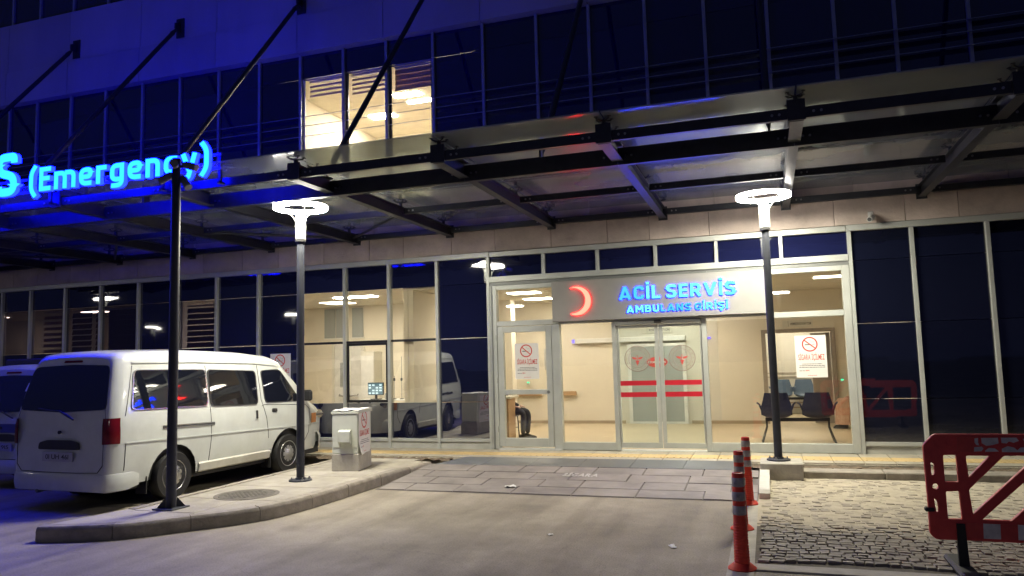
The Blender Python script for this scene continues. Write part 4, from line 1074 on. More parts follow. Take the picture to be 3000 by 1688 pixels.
# ================================================================== POSTERS
def poster_parts(t, w, h, curl=0.0, faded=False):
    """no-smoking poster in local x (0..w), z (0..h), facing -y"""
    def Y(x, z): return -curl*max(0, (.35*h-z)/(.35*h))**2*max(0, (w*.6-x)/(w*.6))
    rows = [[(w*i/10, Y(w*i/10, h*j/12), h*j/12) for i in range(11)] for j in range(13)]
    mb = MB().grid(rows); rows2 = [[(p[0], p[1]+.0015, p[2]) for p in r] for r in rows]; mb.grid(rows2, flip=True); part('sheet', mb, 'paper', t, 'all')
    def flat(polys, m, name, dy=-.002):
        mb = MB()
        for P in polys: mb.add([(u, Y(u, v)+dy, v) for u, v in P], [tuple(range(len(P)))])
        part(name, mb, m, t)
    cx, cz, R = w*.48, h*.79, w*.255; r1 = R*.83; n = 36
    quads = [[(cx+r*cos(2*pi*(k+d)/n), cz+r*sin(2*pi*(k+d)/n)) for r, d in ((r1, 0), (R, 0), (R, 1), (r1, 1))] for k in range(n)]
    c45 = cos(radians(40)); s45 = sin(radians(40)); hw = R*.075
    quads.append([(cx-r1*c45-hw*s45, cz+r1*s45-hw*c45), (cx-r1*c45+hw*s45, cz+r1*s45+hw*c45), (cx+r1*c45+hw*s45, cz-r1*s45+hw*c45), (cx+r1*c45-hw*s45, cz-r1*s45-hw*c45)])
    flat(quads, 'print_red', 'prohibition_mark', -.003)
    flat([[(cx-R*.62, cz-R*.12), (cx-R*.05, cz-R*.12), (cx-R*.05, cz), (cx-R*.62, cz)]], 'print_dark', 'cigarette', -.002)
    sm = [[(cx+R*.25, cz-R*.10), (cx+R*.6, cz-R*.10), (cx+R*.6, cz-R*.02), (cx+R*.25, cz-R*.02)]]
    path = [(.58, .02), (.50, .18), (.56, .32), (.40, .36), (.32, .22), (.20, .34), (.10, .5), (.02, .62), (-.06, .55)]
    for a, b in zip(path, path[1:]):
        sm.append([(cx+R*a[0], cz+R*a[1]-R*.02), (cx+R*b[0], cz+R*b[1]-R*.02), (cx+R*b[0], cz+R*b[1]+R*.03), (cx+R*a[0], cz+R*a[1]+R*.03)])
    flat(sm, 'print_grey', 'smoke', -.002)
    mb = text_mb('SİGARA İÇİLMEZ', w*.09, w*.93, h*.42, h*.125, 0, .010); mb.v = [(p[0], Y(p[0], p[2])-.0022, p[2]) for p in mb.v]; part('headline', mb, 'print_red', t)
    dash = []; rnd = random.Random(3)
    for k, (x0, x1) in enumerate(((.2, .84), (.11, .93), (.10, .93))):
        z = h*(.315-.04*k); x = x0
        while x < x1:
            l = rnd.uniform(.03, .11); xe = min(x+l, x1); dash.append([(w*x, z), (w*xe, z), (w*xe, z+h*.013), (w*x, z+h*.013)]); x = xe+.014
    dash.append([(w*.10, h*.155), (w*.19, h*.155), (w*.19, h*.168), (w*.10, h*.168)]); dash.append([(w*.21, h*.155), (w*.27, h*.155), (w*.27, h*.168), (w*.21, h*.168)])
    flat(dash, 'print_dark', 'small_print', -.0018)
    mb = text_mb('184', w*.30, w*.42, h*.152, h*.03, 0, .02); mb.v = [(p[0], Y(p[0], p[2])-.002, p[2]) for p in mb.v]; part('phone_number', mb, 'print_red', t)
    flat([[(w*x, h*.045), (w*(x+.05), h*.045), (w*(x+.05), h*.055), (w*x, h*.055)] for x in (.36, .42, .48, .54, .60)], 'print_red', 'footer', -.0018)
def poster(loc, w, h, label, rz=0, curl=0.0, tilt=0.0, corner=False):
    t = thing('no_smoking_poster', label, 'poster', loc, rz, 'no smoking posters'); t.rotation_euler = (0, tilt, rz); poster_parts(t, w, h, curl); return t
poster((-4.24, -.014, 1.365), .44, .625, 'no smoking poster taped inside the upper pane of the hinged door', tilt=.0)
poster((.41, -.016, 1.31), .455, .655, 'no smoking poster on the big pane right of the lamp post')
ca, sa = cos(radians(11)), sin(radians(11)); lx, ly = .206, -.285
poster((-5.995+lx*ca-ly*sa, -2.60+lx*sa+ly*ca, .150+.235), .50, .625, 'no smoking poster curling off the side of the utility cabinet', radians(101), .05)
poster((-9.35, -.018, 1.30), .47, .65, 'no smoking poster half hidden behind the front of the white minibus')

# ================================================================== BOLLARDS
def bollard(loc, label, first=None, rz=0):
    t = thing('bollard', label, 'bollard', loc, rz, 'red flexible bollards')
    mb = MB(); mb.lathe([(0, 0), (.112, 0), (.112, .008), (.095, .022), (.068, .045), (.060, .05)], 28); part('base', mb, 'bollard_red', t, True)
    prof = [(.060, .045)]
    z = .06
    while z < .36:
        r = lerp(.060, .052, z/.36); prof += [(r, z), (r+.0035, z+.006), (r, z+.014)]; z += .022
    prof += [(.051, .38), (.046, .735), (.042, .748), (.034, .750), (.033, .735), (0, .735)]
    mb = MB(); mb.lathe(prof, 24); part('post', mb, 'bollard_red', t, True)
    for z0 in (.645, .535, .425):
        r0 = lerp(.0525, .0472, (z0-.36)/.375); mb = MB(); mb.lathe([(r0+.0005, z0-.004), (r0+.0022, z0), (r0+.0012, z0+.062), (r0-.0005, z0+.066)], 24); part('reflective_band', mb, 'reflective', t, True)
bollard((-.285, -6.30, 0.006), 'red bollard with silver bands nearest the viewer', rz=.4)
bollard((-.330, -4.87, 0.006), 'middle red bollard of the row of three beside the cobbles', rz=1.3)
bollard((-.300, -3.57, 0.006), 'red bollard farthest back, nearest the doors', rz=2.2)

# ================================================================== BARRIER
bar = thing('plastic_barrier', 'red plastic pedestrian barrier with reflective bands standing on the cobbles', 'barrier', (0, -6.1, 0))
def curve_panel(outline, holes, depth, name, m, y=0.0, bevel=.006):
    cu = bpy.data.curves.new(name, 'CURVE'); cu.dimensions = '2D'; cu.fill_mode = 'BOTH'; cu.extrude = depth/2; cu.bevel_depth = bevel; cu.bevel_resolution = 1
    for P in [outline]+holes:
        sp = cu.splines.new('POLY'); sp.points.add(len(P)-1); sp.use_cyclic_u = True
        for k, (u, v) in enumerate(P): sp.points[k].co = (u, v, 0, 1)
    ob = bpy.data.objects.new(name, cu); COL.objects.link(ob); dg = bpy.context.evaluated_depsgraph_get(); dg.update()
    me = bpy.data.meshes.new_from_object(ob.evaluated_get(dg)); bpy.data.objects.remove(ob); bpy.data.curves.remove(cu)
    me.transform(Matrix(((1, 0, 0, 0), (0, 0, -1, y), (0, 1, 0, 0), (0, 0, 0, 1))))
    me.materials.clear(); me.materials.append(MATS[m]); return me
def rpoly(P, r=.018, n=4):
    out = []
    for i, p in enumerate(P):
        p = Vector(p); a = Vector(P[i-1]); b = Vector(P[(i+1) % len(P)]); da = (a-p); db = (b-p); ra = min(r, da.length*.4, db.length*.4)
        s = p+da.normalized()*ra; e = p+db.normalized()*ra
        for k in range(n+1):
            t = k/n; q = s*(1-t)**2+p*2*t*(1-t)+e*t*t; out.append((q.x, q.y))
    return out
XR = 3.05
outl = rpoly([(1.10, .965), (1.175, 1.045), (XR-.07, 1.048), (XR, .965), (XR, .30), (XR-.04, .265), (1.14, .265), (1.103, .30), (1.106, .53), (1.100, .88)], .02)
holes = [[(1.133, .847), (1.168, .831), (1.169, .745), (1.132, .729)], [(1.137, .582), (1.173, .543), (1.174, .464), (1.146, .455)],
         [(1.223, .899), (1.322, .9), (1.324, .687), (1.221, .684)], [(1.221, .626), (1.324, .629), (1.33, .411), (1.223, .407)],
         [(1.375, .896), (1.555, .898), (1.383, .713)], [(1.633, .9), (1.86, .9), (1.394, .443), (1.378, .639)],
         [(1.44, .411), (1.93, .885), (1.90, .66), (1.647, .41)], [(1.72, .41), (1.96, .62), (2.0, .41)], [(2.0, .9), (2.42, .9), (2.06, .45), (2.03, .6)], [(2.1, .41), (2.46, .86), (2.5, .41)], [(2.56, .9), (2.95, .9), (2.95, .41), (2.56, .41)]]
holes = [rpoly(h) for h in holes]+[[(1.16+.027*cos(2*pi*k/20), .655+.027*sin(2*pi*k/20)) for k in range(20)]]
link('panel', curve_panel(outl, holes, .030, 'panel', 'barrier_red'), bar)
def flatpoly(P, y, m, name, par=bar):
    mb = MB(); mb.prism(P, y, y+.003, 'xz'); return part(name, mb, m, par)
flatpoly([(1.33, 1.028), (1.437, 1.029), (1.430, .917), (1.324, .918)], -.0255, 'band_red', 'reflective_band')
tb = flatpoly([(1.438, 1.03), (2.9, 1.033), (2.9, .917), (1.431, .917)], -.0250, 'barrier_red', 'worn_band')
wp = [[(1.446, 1.02), (1.47, 1.024), (1.468, .99), (1.474, .968), (1.455, .972), (1.445, .99)], [(1.49, 1.024), (1.60, 1.026), (1.602, .985), (1.56, .972), (1.52, .966), (1.492, .985)], [(1.62, 1.027), (1.72, 1.028), (1.735, 1.005), (1.70, .99), (1.67, 1.0), (1.655, .985), (1.622, .988)],
      [(1.44, .955), (1.49, .96), (1.50, .945), (1.485, .925), (1.436, .922)], [(1.51, .93), (1.535, .95), (1.575, .948), (1.60, .925), (1.51, .921)], [(1.62, .945), (1.66, .965), (1.70, .955), (1.72, .935), (1.74, .955), (1.80, .96), (1.80, .922), (1.62, .921)], [(1.76, 1.02), (1.86, 1.025), (1.87, .985), (1.78, .98)], [(1.9, 1.02), (2.1, 1.02), (2.1, .93), (1.9, .93)], [(2.3, 1.02), (2.5, 1.02), (2.5, .93), (2.3, .93)]]
for P in wp: flatpoly(P, -.0272, 'band_white', 'white_patch', tb)
for k in range(13):
    x0 = 1.345+.112*k; flatpoly([(x0, .39+.0006*k), (x0+.112, .39), (x0+.108, .282), (x0-.004, .281)], -.0255-.0003*(k % 2), 'band_red' if k % 2 == 0 else 'band_white', 'reflective_band')
for x in (1.31, 2.75):
    mb = MB(); mb.prism([(x-.033, .265), (x-.030, .385), (x+.025, .385), (x+.030, .265), (x+.038, .05), (x-.035, .05)], -.034, -.001-.0, 'xz'); mb.box((x-.07, -.36, .022), (x+.07, .36, .075), 0, .02); part('foot', mb, 'rubber', bar)
mb = MB(); mb.box((1.075, -.03, .465), (1.142, .02, .497), 0, .008); part('latch', mb, 'rubber', bar, rot=(0, .0, 0))
mb = MB(); mb.box((1.255, -.024, .955), (1.30, -.0205, 1.02), 0, .01); part('socket', mb, 'barrier_red', bar)

# ================================================================== VEHICLES
WB = 2.35; XR0, XF = -1.0, 3.49; WH = .875
def v_halfw(z):
    return WH-.05*((.95-z)/.65)**2 if z < .95 else WH-.135*((z-.95)/.85)**1.35
def v_taper(x):
    t = 0.0
    if x < -.78: d = max(0, 1-(x+1.0)/.22); t += .10*(1-sqrt(max(0, 1-d*d)))
    if x > 2.3: t += .17*((x-2.3)/1.19)**2.2
    if x > 3.3: d = (x-3.3)/.19; t += .12*(1-sqrt(max(0, 1-min(1, d)**2)))
    return t
def v_lean(x, z):
    if z < 1.05: return 0
    return .20*((z-1.05)/.88)**1.25*max(0, min(1, (.5-x)/1.5))
def v_top(x):
    pts = [(-1.0, 1.86), (-.97, 1.905), (-.9, 1.935), (-.5, 1.955), (.4, 1.96), (1.4, 1.93), (2.0, 1.875), (2.22, 1.82), (2.95, 1.16), (3.15, 1.07), (3.38, .97), (3.46, .86), (3.49, .74)]
    for (a, b), (c, d) in zip(pts, pts[1:]):
        if x <= c: return lerp(b, d, (x-a)/(c-a))
    return pts[-1][1]
def v_bot(x):
    z = .30
    for xw in (0, WB):
        d = abs(x-xw)
        if d < .40: z = max(z, .31+sqrt(.40**2-d*d))
    return z
def side_pt(x, z, off=0.0, s=-1):
    return (x+v_lean(x, z), s*(v_halfw(z)-v_taper(x)+off), z)
def side_patch(poly, off, thick=.012, s=-1):
    """outline in (x, z) laid on the body side as a thin shell"""
    mb = MB(); n = len(poly); cx = sum(p[0] for p in poly)/n; cz = sum(p[1] for p in poly)/n
    o = [side_pt(x, z, off, s) for x, z in poly]; i = [side_pt(lerp(x, cx, .02), lerp(z, cz, .02), off-thick, s) for x, z in poly]
    # inner rings so that the shell follows the curved side
    rings = [o]
    for f in (.35, .7): rings.append([side_pt(lerp(x, cx, f), lerp(z, cz, f), off, s) for x, z in poly])
    c = side_pt(cx, cz, off, s)
    vs = [p for r in rings for p in r]+[c]+i; fs = []
    for r in range(2):
        for k in range(n): fs.append((r*n+k, r*n+(k+1) % n, (r+1)*n+(k+1) % n, (r+1)*n+k))
    for k in range(n): fs.append((2*n+k, 2*n+(k+1) % n, 3*n)); fs.append((k, 3*n+1+k, 3*n+1+(k+1) % n, (k+1) % n))
    return mb.add(vs, fs)
def side_ring(poly, w, off, s=-1):
    n = len(poly); cx = sum(p[0] for p in poly)/n; cz = sum(p[1] for p in poly)/n
    def grow(d): 
        out = []
        for x, z in poly:
            l = sqrt((x-cx)**2+(z-cz)**2); out.append((x+(x-cx)/l*d, z+(z-cz)/l*d))
        return out
    a = grow(0); b = grow(w); mb = MB(); vs = [side_pt(x, z, off, s) for x, z in a]+[side_pt(x, z, off, s) for x, z in b]+[side_pt(x, z, -.01, s) for x, z in b]+[side_pt(x, z, -.01, s) for x, z in a]
    fs = []
    for k in range(n):
        k2 = (k+1) % n; fs += [(k, k2, n+k2, n+k), (n+k, n+k2, 2*n+k2, 2*n+k), (3*n+k, k, k2, 3*n+k2)]
    return mb.add(vs, fs)
def side_line(pts, w, off=.004, s=-1):
    mb = MB(); P = []
    for (x0, z0), (x1, z1) in zip(pts, pts[1:]):
        n = max(1, int(sqrt((x1-x0)**2+(z1-z0)**2)/.08))
        for k in range(n): P.append((lerp(x0, x1, k/n), lerp(z0, z1, k/n)))
    P.append(pts[-1]); rows = []
    for i, p in enumerate(P):
        a = P[max(i-1, 0)]; b = P[min(i+1, len(P)-1)]; tx, tz = b[0]-a[0], b[1]-a[1]; l = sqrt(tx*tx+tz*tz) or 1; nx, nz = -tz/l*w/2, tx/l*w/2
        rows.append([side_pt(p[0]-nx, p[1]-nz, -.004, s), side_pt(p[0]-nx, p[1]-nz, off, s), side_pt(p[0]+nx, p[1]+nz, off, s), side_pt(p[0]+nx, p[1]+nz, -.004, s)])
    return mb.grid(rows)
def rear_pt(y, z, off=0.0):
    hw = v_halfw(z)-abs(y); x = XR0
    if hw < .10: d = 1-hw/.10; q = 1-sqrt(max(0, 1-d*d)); x = XR0+.22*q
    return (x+v_lean(x, z)-off, y, z)
def rear_patch(poly, off, thick=.015):
    mb = MB(); n = len(poly); cy = sum(p[0] for p in poly)/n; cz = sum(p[1] for p in poly)/n
    rings = [[rear_pt(lerp(y, cy, f), lerp(z, cz, f), off) for y, z in poly] for f in (0, .3, .65)]
    vs = [p for r in rings for p in r]+[rear_pt(cy, cz, off)]+[rear_pt(y, z, off-thick) for y, z in poly]; fs = []
    for r in range(2):
        for k in range(n): fs.append((r*n+k, r*n+(k+1) % n, (r+1)*n+(k+1) % n, (r+1)*n+k))
    for k in range(n): fs.append((2*n+k, 2*n+(k+1) % n, 3*n)); fs.append((k, 3*n+1+k, 3*n+1+(k+1) % n, (k+1) % n))
    return mb.add(vs, fs)
def corner_wrap(z0, z1, off, y_in, x_in, s):
    path = [(XR0, y) for y in (y_in, .5*(y_in+.72))]
    for x in (-1.0, -.995, -.98, -.955, -.92, -.87, -.80, -.72):
        if x <= x_in: path.append((x, None))
    rows = []
    for j in range(5):
        z = lerp(z0, z1, j/4); r = []
        for x, y in path:
            yy = y if y is not None else v_halfw(z)-v_taper(x)
            if y is None: nx, ny = (-1, 0) if x <= -.999 else ((-.7, .7) if x < -.93 else (0, 1))
            else: nx, ny = -1, 0
            r.append((x+v_lean(x, z)+nx*off, s*(yy+ny*off), z))
        rows.append(r)
    return MB().grid(rows)
def van_body():
    xs = sorted(set([-1.0, -.998, -.985, -.96, -.92, -.86, -.78, -.65, -.52, .52, .7, .9, 1.15, 1.4, 1.6, 1.8, 2.85, 3.0, 3.1, 3.2, 3.3, 3.36, 3.42, 3.46, 3.49]+[xw+d for xw in (0, WB) for d in (-.401, -.399, -.385, -.35, -.28, -.2, -.1, 0, .1, .2, .28, .35, .385, .399, .401)]))
    rows = []
    for x in xs:
        zb, zt = v_bot(x), v_top(x); ze = max(zb+.03, zt-.15); half = []
        for k in range(13):
            z = lerp(zb, ze, k/12); half.append((v_halfw(z)-v_taper(x), z))
        ye = half[-1][0]
        for a in (25, 50, 72): half.append((ye-.15*(1-cos(radians(a))), ze+(zt-ze)*sin(radians(a))))
        half += [(ye-.19, zt+.002), (ye*.45, zt+.018), (0, zt+.022)]
        row = [(x+v_lean(x, z), -y, z) for y, z in half]+[(x+v_lean(x, z), y, z) for y, z in half[-2::-1]]
        rows.append(row)
    mb = MB().grid(rows)
    mb.add(rows[0], [tuple(range(len(rows[0])))]); mb.add(rows[-1], [tuple(range(len(rows[-1])))])
    return mb
def wheel(parent, x, s, hub='alloy', steel=False):
    w = thing_part = link('wheel', None, parent, (x, s*(WH-.105), .31)); w.rotation_euler = (0, 0, 0 if s < 0 else pi)
    mb = MB(); mb.lathe([(.20, -.09), (.29, -.095), (.308, -.07), (.31, 0), (.308, .07), (.29, .095), (.20, .09)], 36, (0, 0, 0), 0, 'y'); part('tyre', mb, 'rubber', w, True)
    mb = MB(); mb.lathe([(.205, -.085), (.198, -.094), (.185, -.088), (.17, -.080), (.12, -.092), (.075, -.096), (.055, -.110), (.03, -.114), (0, -.115)], 32, (0, 0, 0), 0, 'y'); rim = part('rim', mb, hub, w, True)
    mb = MB()
    for k in range(9):
        a = 2*pi*k/9; ca, sa = cos(a), sin(a); r0, r1 = .105, .165
        mb.add([((r*ca-q*sa), -.0945+(.004 if r > .14 else 0), (r*sa+q*ca)) for r, q in ((r0, -.008), (r0, .008), (r1, .020), (r1+.008, 0), (r1, -.020))], [tuple(range(5))])
        part('slot', mb, 'van_trim', rim); mb = MB()
    mb = MB(); mb.lathe([(.20, .08), (.20, -.06), (.0, -.06)], 24, (0, 0, 0), 0, 'y'); part('wheel_drum', mb, 'van_trim', w)
    return w
def minibus(loc, rz, label, plate_text, main=True):
    t = thing('minibus', label, 'minibus', loc, rz, 'white minibuses parked in the bay')
    body = part('body', van_body(), 'van_white', t, True)
    mb = MB(); mb.box((-.9, -.74, .22), (3.3, .74, .40)); mb.box((-.42, -.78, .3), (.42, .78, .74)); mb.box((WB-.42, -.78, .3), (WB+.42, .78, .74)); part('chassis', mb, 'van_trim', t)
    mb = MB(); mb.tube([(-.85, .35, .24), (-1.02, .35, .23)], .025, 8); part('exhaust', mb, 'alu_dark', t, True)
    for s in (-1, 1):
        wheel(t, 0, s, 'chrome' if s < 0 else 'alloy'); wheel(t, WB, s)
    # rear bumper wraps the corners
    rows = []
    path = [(-.55, 1), (-.72, 1), (-.86, 1), (-.93, 1), (-.97, 1), (-.99, 1), (-1.0, 1)]
    sec = [(.235, -.03), (.245, .006), (.33, .022), (.42, .020), (.452, .012), (.458, -.01)]
    L_ = [(x, -(v_halfw(.4)-v_taper(x)), (0, -1) if x > -.9 else (-.75, -.65)) for x, _ in path]+[(XR0, y, (-1, 0)) for y in (-.6, -.3, 0, .3, .6)]+[(x, (v_halfw(.4)-v_taper(x)), (0, 1) if x > -.9 else (-.75, .65)) for x, _ in path[::-1]]
    for x, y, nrm in L_:
        ef = max(0, min(1, (-.50-x)/.22)); rows.append([(x+nrm[0]*(o_*ef-.004*(1-ef)), y+nrm[1]*(o_*ef-.004*(1-ef)), lerp(.32, z, .4+.6*ef) if z < .3 else z) for z, o_ in sec])
    mb = MB().grid(rows); part('rear_bumper', mb, 'van_white', t, True)
    mb = MB(); rows = []
    for k in range(13):
        a = radians(-90+180*k/12); x = 3.20+.33*cos(a); y = .80*sin(a)
        rows.append([(x, y, .30), (x+.03*cos(a), y*1.02, .33), (x+.04*cos(a), y*1.03, .50), (x+.01*cos(a), y, .56), (x-.06, y*.95, .57)])
    mb.grid(rows); part('front_bumper', mb, 'van_white', t, True)
    # sill skirts
    for s in (-1, 1):
        mb = MB(); rows = []
        for k in range(10):
            x = lerp(.44, WB-.44, k/9); rows.append([side_pt(x, .42, .002, s), side_pt(x, .40, .022, s), side_pt(x, .30, .018, s), side_pt(x, .275, -.04, s)])
        mb.grid(rows); part('sill', mb, 'van_dirty', t, True)
    # waist crease and panel seams
    for s in (-1, 1):
        part('waist_line', side_line([(-.80, .815), (-.3, .80), (.7, .775), (1.9, .745), (3.0, .72)], .012, .010, s), 'van_white', t)
        part('gutter', side_line([(-.75, 1.80), (.4, 1.80), (1.6, 1.765), (2.15, 1.72)], .020, .014, s), 'van_white', t)
    glassm = 'vehicle_glass'
    wins = [('side_window', [(-.70, 1.215), (.575, 1.185), (.60, 1.68), (-.70, 1.70)]), ('side_window', [(.66, 1.18), (1.60, 1.145), (1.62, 1.635), (.66, 1.675)]), ('cab_window', [(1.79, 1.16), (2.66, 1.13), (2.20, 1.645), (1.77, 1.64)])]
    for s in (-1, 1):
        for nm, P in wins:
            P = rpoly(P, .07, 5); w_ = part(nm, side_patch(P, .010, .02, s), glassm, t, True)
            part('window_trim', side_ring(P, .022 if nm == 'side_window' else .014, .013, s), 'chrome' if nm == 'side_window' and P[0][0] < 0.2 else 'van_trim', w_, True)
    # doors: sliding door and cab door as thin raised panels outlined by seams
    sd = part('sliding_door', side_line([(.625, 1.74), (.63, 1.2), (.645, .72), (.62, .37)], .009, .003), 'seam_dark', t)
    part('door_seam', side_line([(1.70, 1.73), (1.70, 1.2), (1.80, .92), (1.845, .72), (1.86, .60)], .009, .003), 'seam_dark', sd)
    part('door_seam', side_line([(.62, .37), (1.2, .35), (1.90, .36)], .008, .003), 'seam_dark', sd)
    mb = side_patch(rpoly([(1.54, .905), (1.62, .905), (1.62, 1.06), (1.54, 1.06)], .012), .006); h_ = part('handle', mb, 'van_white', sd)
    mb = side_patch(rpoly([(1.555, .92), (1.60, .92), (1.60, 1.045), (1.555, 1.045)], .01), .012); part('grip', mb, 'van_trim', sd)
    cd = part('cab_door', side_line([(1.70, 1.10), (1.76, 1.12), (2.80, 1.06), (2.93, .98), (2.93, .60), (2.80, .45)], .008, .003), 'seam_dark', t)
    mb = side_patch(rpoly([(1.93, .995), (2.05, .99), (2.05, 1.045), (1.93, 1.05)], .02), .010); part('handle', mb, 'van_trim', cd)
    part('slide_rail', side_line([(-.22, .955), (.70, .925)], .045, .008), 'chrome', t); part('rail_slot', side_line([(-.22, .957), (.70, .927)], .016, .010), 'seam_dark', t)
    for s in (-1, 1):
        mb = MB(); mb.box((-.44, s*.66, .14), (-.425, s*.84, .36)); part('mud_flap', mb, 'rubber', t)
        mb = MB(); mb.prism([(WB-.42, .14), (WB-.405, .14), (WB-.405, .36), (WB-.42, .36)], s*.66, s*.84, 'xz'); part('mud_flap', mb, 'rubber', t)
    part('brake_light', rear_patch(rpoly([(-.16, 1.815), (.16, 1.815), (.15, 1.845), (-.15, 1.845)], .01, 2), .010), 'tail_red', t, True)
    part('fuel_flap', side_line([(-.62, .90), (-.62, 1.04), (-.46, 1.04), (-.46, .90), (-.62, .90)], .007, .003, 1), 'seam_dark', t)
    part('rear_seam', side_line([(-.79, .48), (-.79, .80)], .008, .003), 'seam_dark', t); part('rear_seam', side_line([(-.80, 1.14), (-.78, 1.30), (-.74, 1.76)], .008, .003), 'seam_dark', t)
    # mirror
    for s in (-1, 1):
        mb = MB(); mb.tube([(2.70, s*.74, 1.12), (2.72, s*.90, 1.16)], .02, 8); mb.box((2.70, s*.86, 1.12), (2.78, s*1.03, 1.30), 0, .03); part('wing_mirror', mb, 'van_trim', t)
    # rear
    P = rpoly([(-.755, 1.23), (0, 1.20), (.755, 1.23), (.66, 1.77), (0, 1.79), (-.66, 1.77)], .09, 5)
    tg = part('tailgate_window', rear_patch(P, .008), 'tailgate_glass', t, True)
    mb = MB(); mb.tube([rear_pt(0, 1.215, .03), rear_pt(-.15, 1.16, .035), rear_pt(-.26, 1.11, .03)], [.012, .016, .010], 8); mb.tube([rear_pt(0, 1.215, .03), rear_pt(.16, 1.225, .025), rear_pt(.40, 1.25, .022)], .008, 6); part('wiper', mb, 'van_trim', tg, True)
    mb = MB(); seam = [(-.66, .455), (.66, .455), (.74, .56), (.75, .86), (.77, 1.10), (.73, 1.3)]
    rows = []
    for y, z in [(-.73, 1.3), (-.77, 1.10), (-.75, .86), (-.74, .56), (-.66, .475), (-.3, .465), (.3, .465), (.66, .475), (.74, .56), (.75, .86), (.77, 1.10), (.73, 1.3)]:
        rows.append([rear_pt(y, z-.004, -.002), rear_pt(y, z-.004, .003), rear_pt(y*.992, z+.004, .003), rear_pt(y*.992, z+.004, -.002)])
    part('tailgate_seam', MB().grid(rows), 'seam_dark', t)
    P = rpoly([(-.36, .745), (.36, .745), (.34, .83), (.2, .86), (-.2, .86), (-.34, .83)], .03, 3); hg = part('handle_grip', rear_patch(P, .012), 'van_trim', t, True)
    mb = MB(); mb.box((-1.028, -.26, .60), (-1.012, .26, .715), 0, .004); pl = part('number_plate', mb, 'plate', t)
    L_, w_ = layout(plate_text, .015, 0, .06, .28); mb = MB(); sx = .40/w_
    for ch, V, F in L_:
        mb = MB(); mb.add([(-1.0295, .20-(v[0]*sx), .632+v[1]*.055/CAP) for v in V], F); part('plate_character', mb, 'print_dark', pl)
    mb = MB(); mb.lathe([(0, -1.012), (.022, -1.012), (.022, -.99)], 12, (0, 0, .955), 0, 'x'); part('lock', mb, 'van_trim', t)
    for s in (-1, 1):
        part('tail_light', corner_wrap(.815, 1.125, .010, .745, -.84, s), 'tail_red', t, True)
        mb = MB(); mb.box((3.10, s*.60, .80), (3.42, s*.80, .93), 0, .05); part('headlight', mb, 'chrome', t)
        mb = MB(); rows = [[side_pt(x, z, .012, s) for x in (2.98, 3.08, 3.16)] for z in (.74, .82, .90)]; part('turn_signal', MB().grid(rows), 'amber', t)
    # windscreen
    rows = []
    for k in range(6):
        x = lerp(2.30, 2.90, k/5); z = v_top(x)+.018; hw = v_halfw(z)-v_taper(x)-.14
        rows.append([(x+.012, hw*q, z+.02*(1-q*q)) for q in (-1, -.6, 0, .6, 1)])
    part('windscreen', MB().grid(rows), glassm, t, True)
    return t
vb = minibus((-8.36, -4.515, 0), radians(87.2), 'white minibus parked rear-first beside the island, its tailgate toward the road', '01 UH 461')
# second vehicle at the edge of the picture
v2 = minibus((-10.88, -3.35, 0), radians(88), 'white minibus cut by the left photo edge, behind the nearer minibus', '01 F 915')
v2.scale = (1, 1, .935)
mb = MB(); mb.box((-.55, -.62, 1.95), (-.30, .62, 2.06), 0, .03); part('roof_bar', mb, 'van_trim', v2)
mb = MB(); P = [(-.66, 1.52), (-.36, 1.53), (-.40, 1.66), (-.64, 1.66)]; part('window_sticker', rear_patch(P, .014, .004), 'paper', v2)
mb = MB(); rows = [[rear_pt(y, z, .006) for y in (-.72, -.4, 0, .4, .72)] for z in (.88, .95, 1.02)]; part('blue_band', MB().grid(rows), 'van_blue', v2)

# ================================================================== FURNITURE BEHIND THE GLASS
def chair_shell(mb, cx, facing=1, sc=1.0):
    """moulded seat with back and small arm wings, back toward -y when facing=1"""
    prof = [(.20, .455), (.10, .435), (-.05, .43), (-.14, .445), (-.185, .50), (-.205, .60), (-.225, .74), (-.24, .86)]
    wid = [.19, .21, .225, .235, .25, .255, .215, .185]
    rows = []
    for (y, z), w in zip(prof, wid):
        rows.append([(cx+w*q*sc, facing*(y+.05*q*q*(1 if z > .5 else .2)), z+(.05*abs(q)**3 if z < .47 else 0)) for q in (-1, -.75, -.4, 0, .4, .75, 1)])
    mb.grid(rows); rows2 = [[(p[0], p[1]-.012*facing, p[2]-.012) for p in r] for r in rows]; mb.grid(rows2, flip=True)
    for s in (-1, 1):
        mb.tube([(cx+s*.235*sc, facing*-.18, .56), (cx+s*.275*sc, facing*-.17, .665), (cx+s*.305*sc, facing*-.12, .685), (cx+s*.29*sc, facing*.05, .66)], [.02, .016, .018, .012], 8)
    return mb
def bench(loc, rz, label, m, n=2, pitch=.66, group='beam seats in the lobby'):
    t = thing('beam_seat', label, 'bench', loc, rz, group)
    L2 = pitch*(n-1)/2
    for k in range(n): part('seat_shell', chair_shell(MB(), -L2+k*pitch), m, t, 'all')
    mb = MB(); mb.box((-L2-.19, -.03, .365), (L2+.19, .03, .425), 0, .006); part('beam', mb, 'chair_leg', t)
    for s in (-1, 1):
        for sy in (-1, 1):
            mb = MB(); mb.tube([(s*(L2+.17), 0, .38), (s*(L2+.17), sy*.04, .27), (s*(L2+.24), sy*.20, .05), (s*(L2+.26), sy*.24, .0)], .017, 8); part('leg', mb, 'chair_leg', t, True)
    return t
bench((.415, 1.18, FL), 0, 'dark navy two-seat bench seen from behind through the big right pane', 'chair_navy', 2, .655)
bench((.55, 7.55, FL), pi, 'grey blue two-seat bench in the corridor beyond the brown doorway', 'chair_blue', 2, .52)
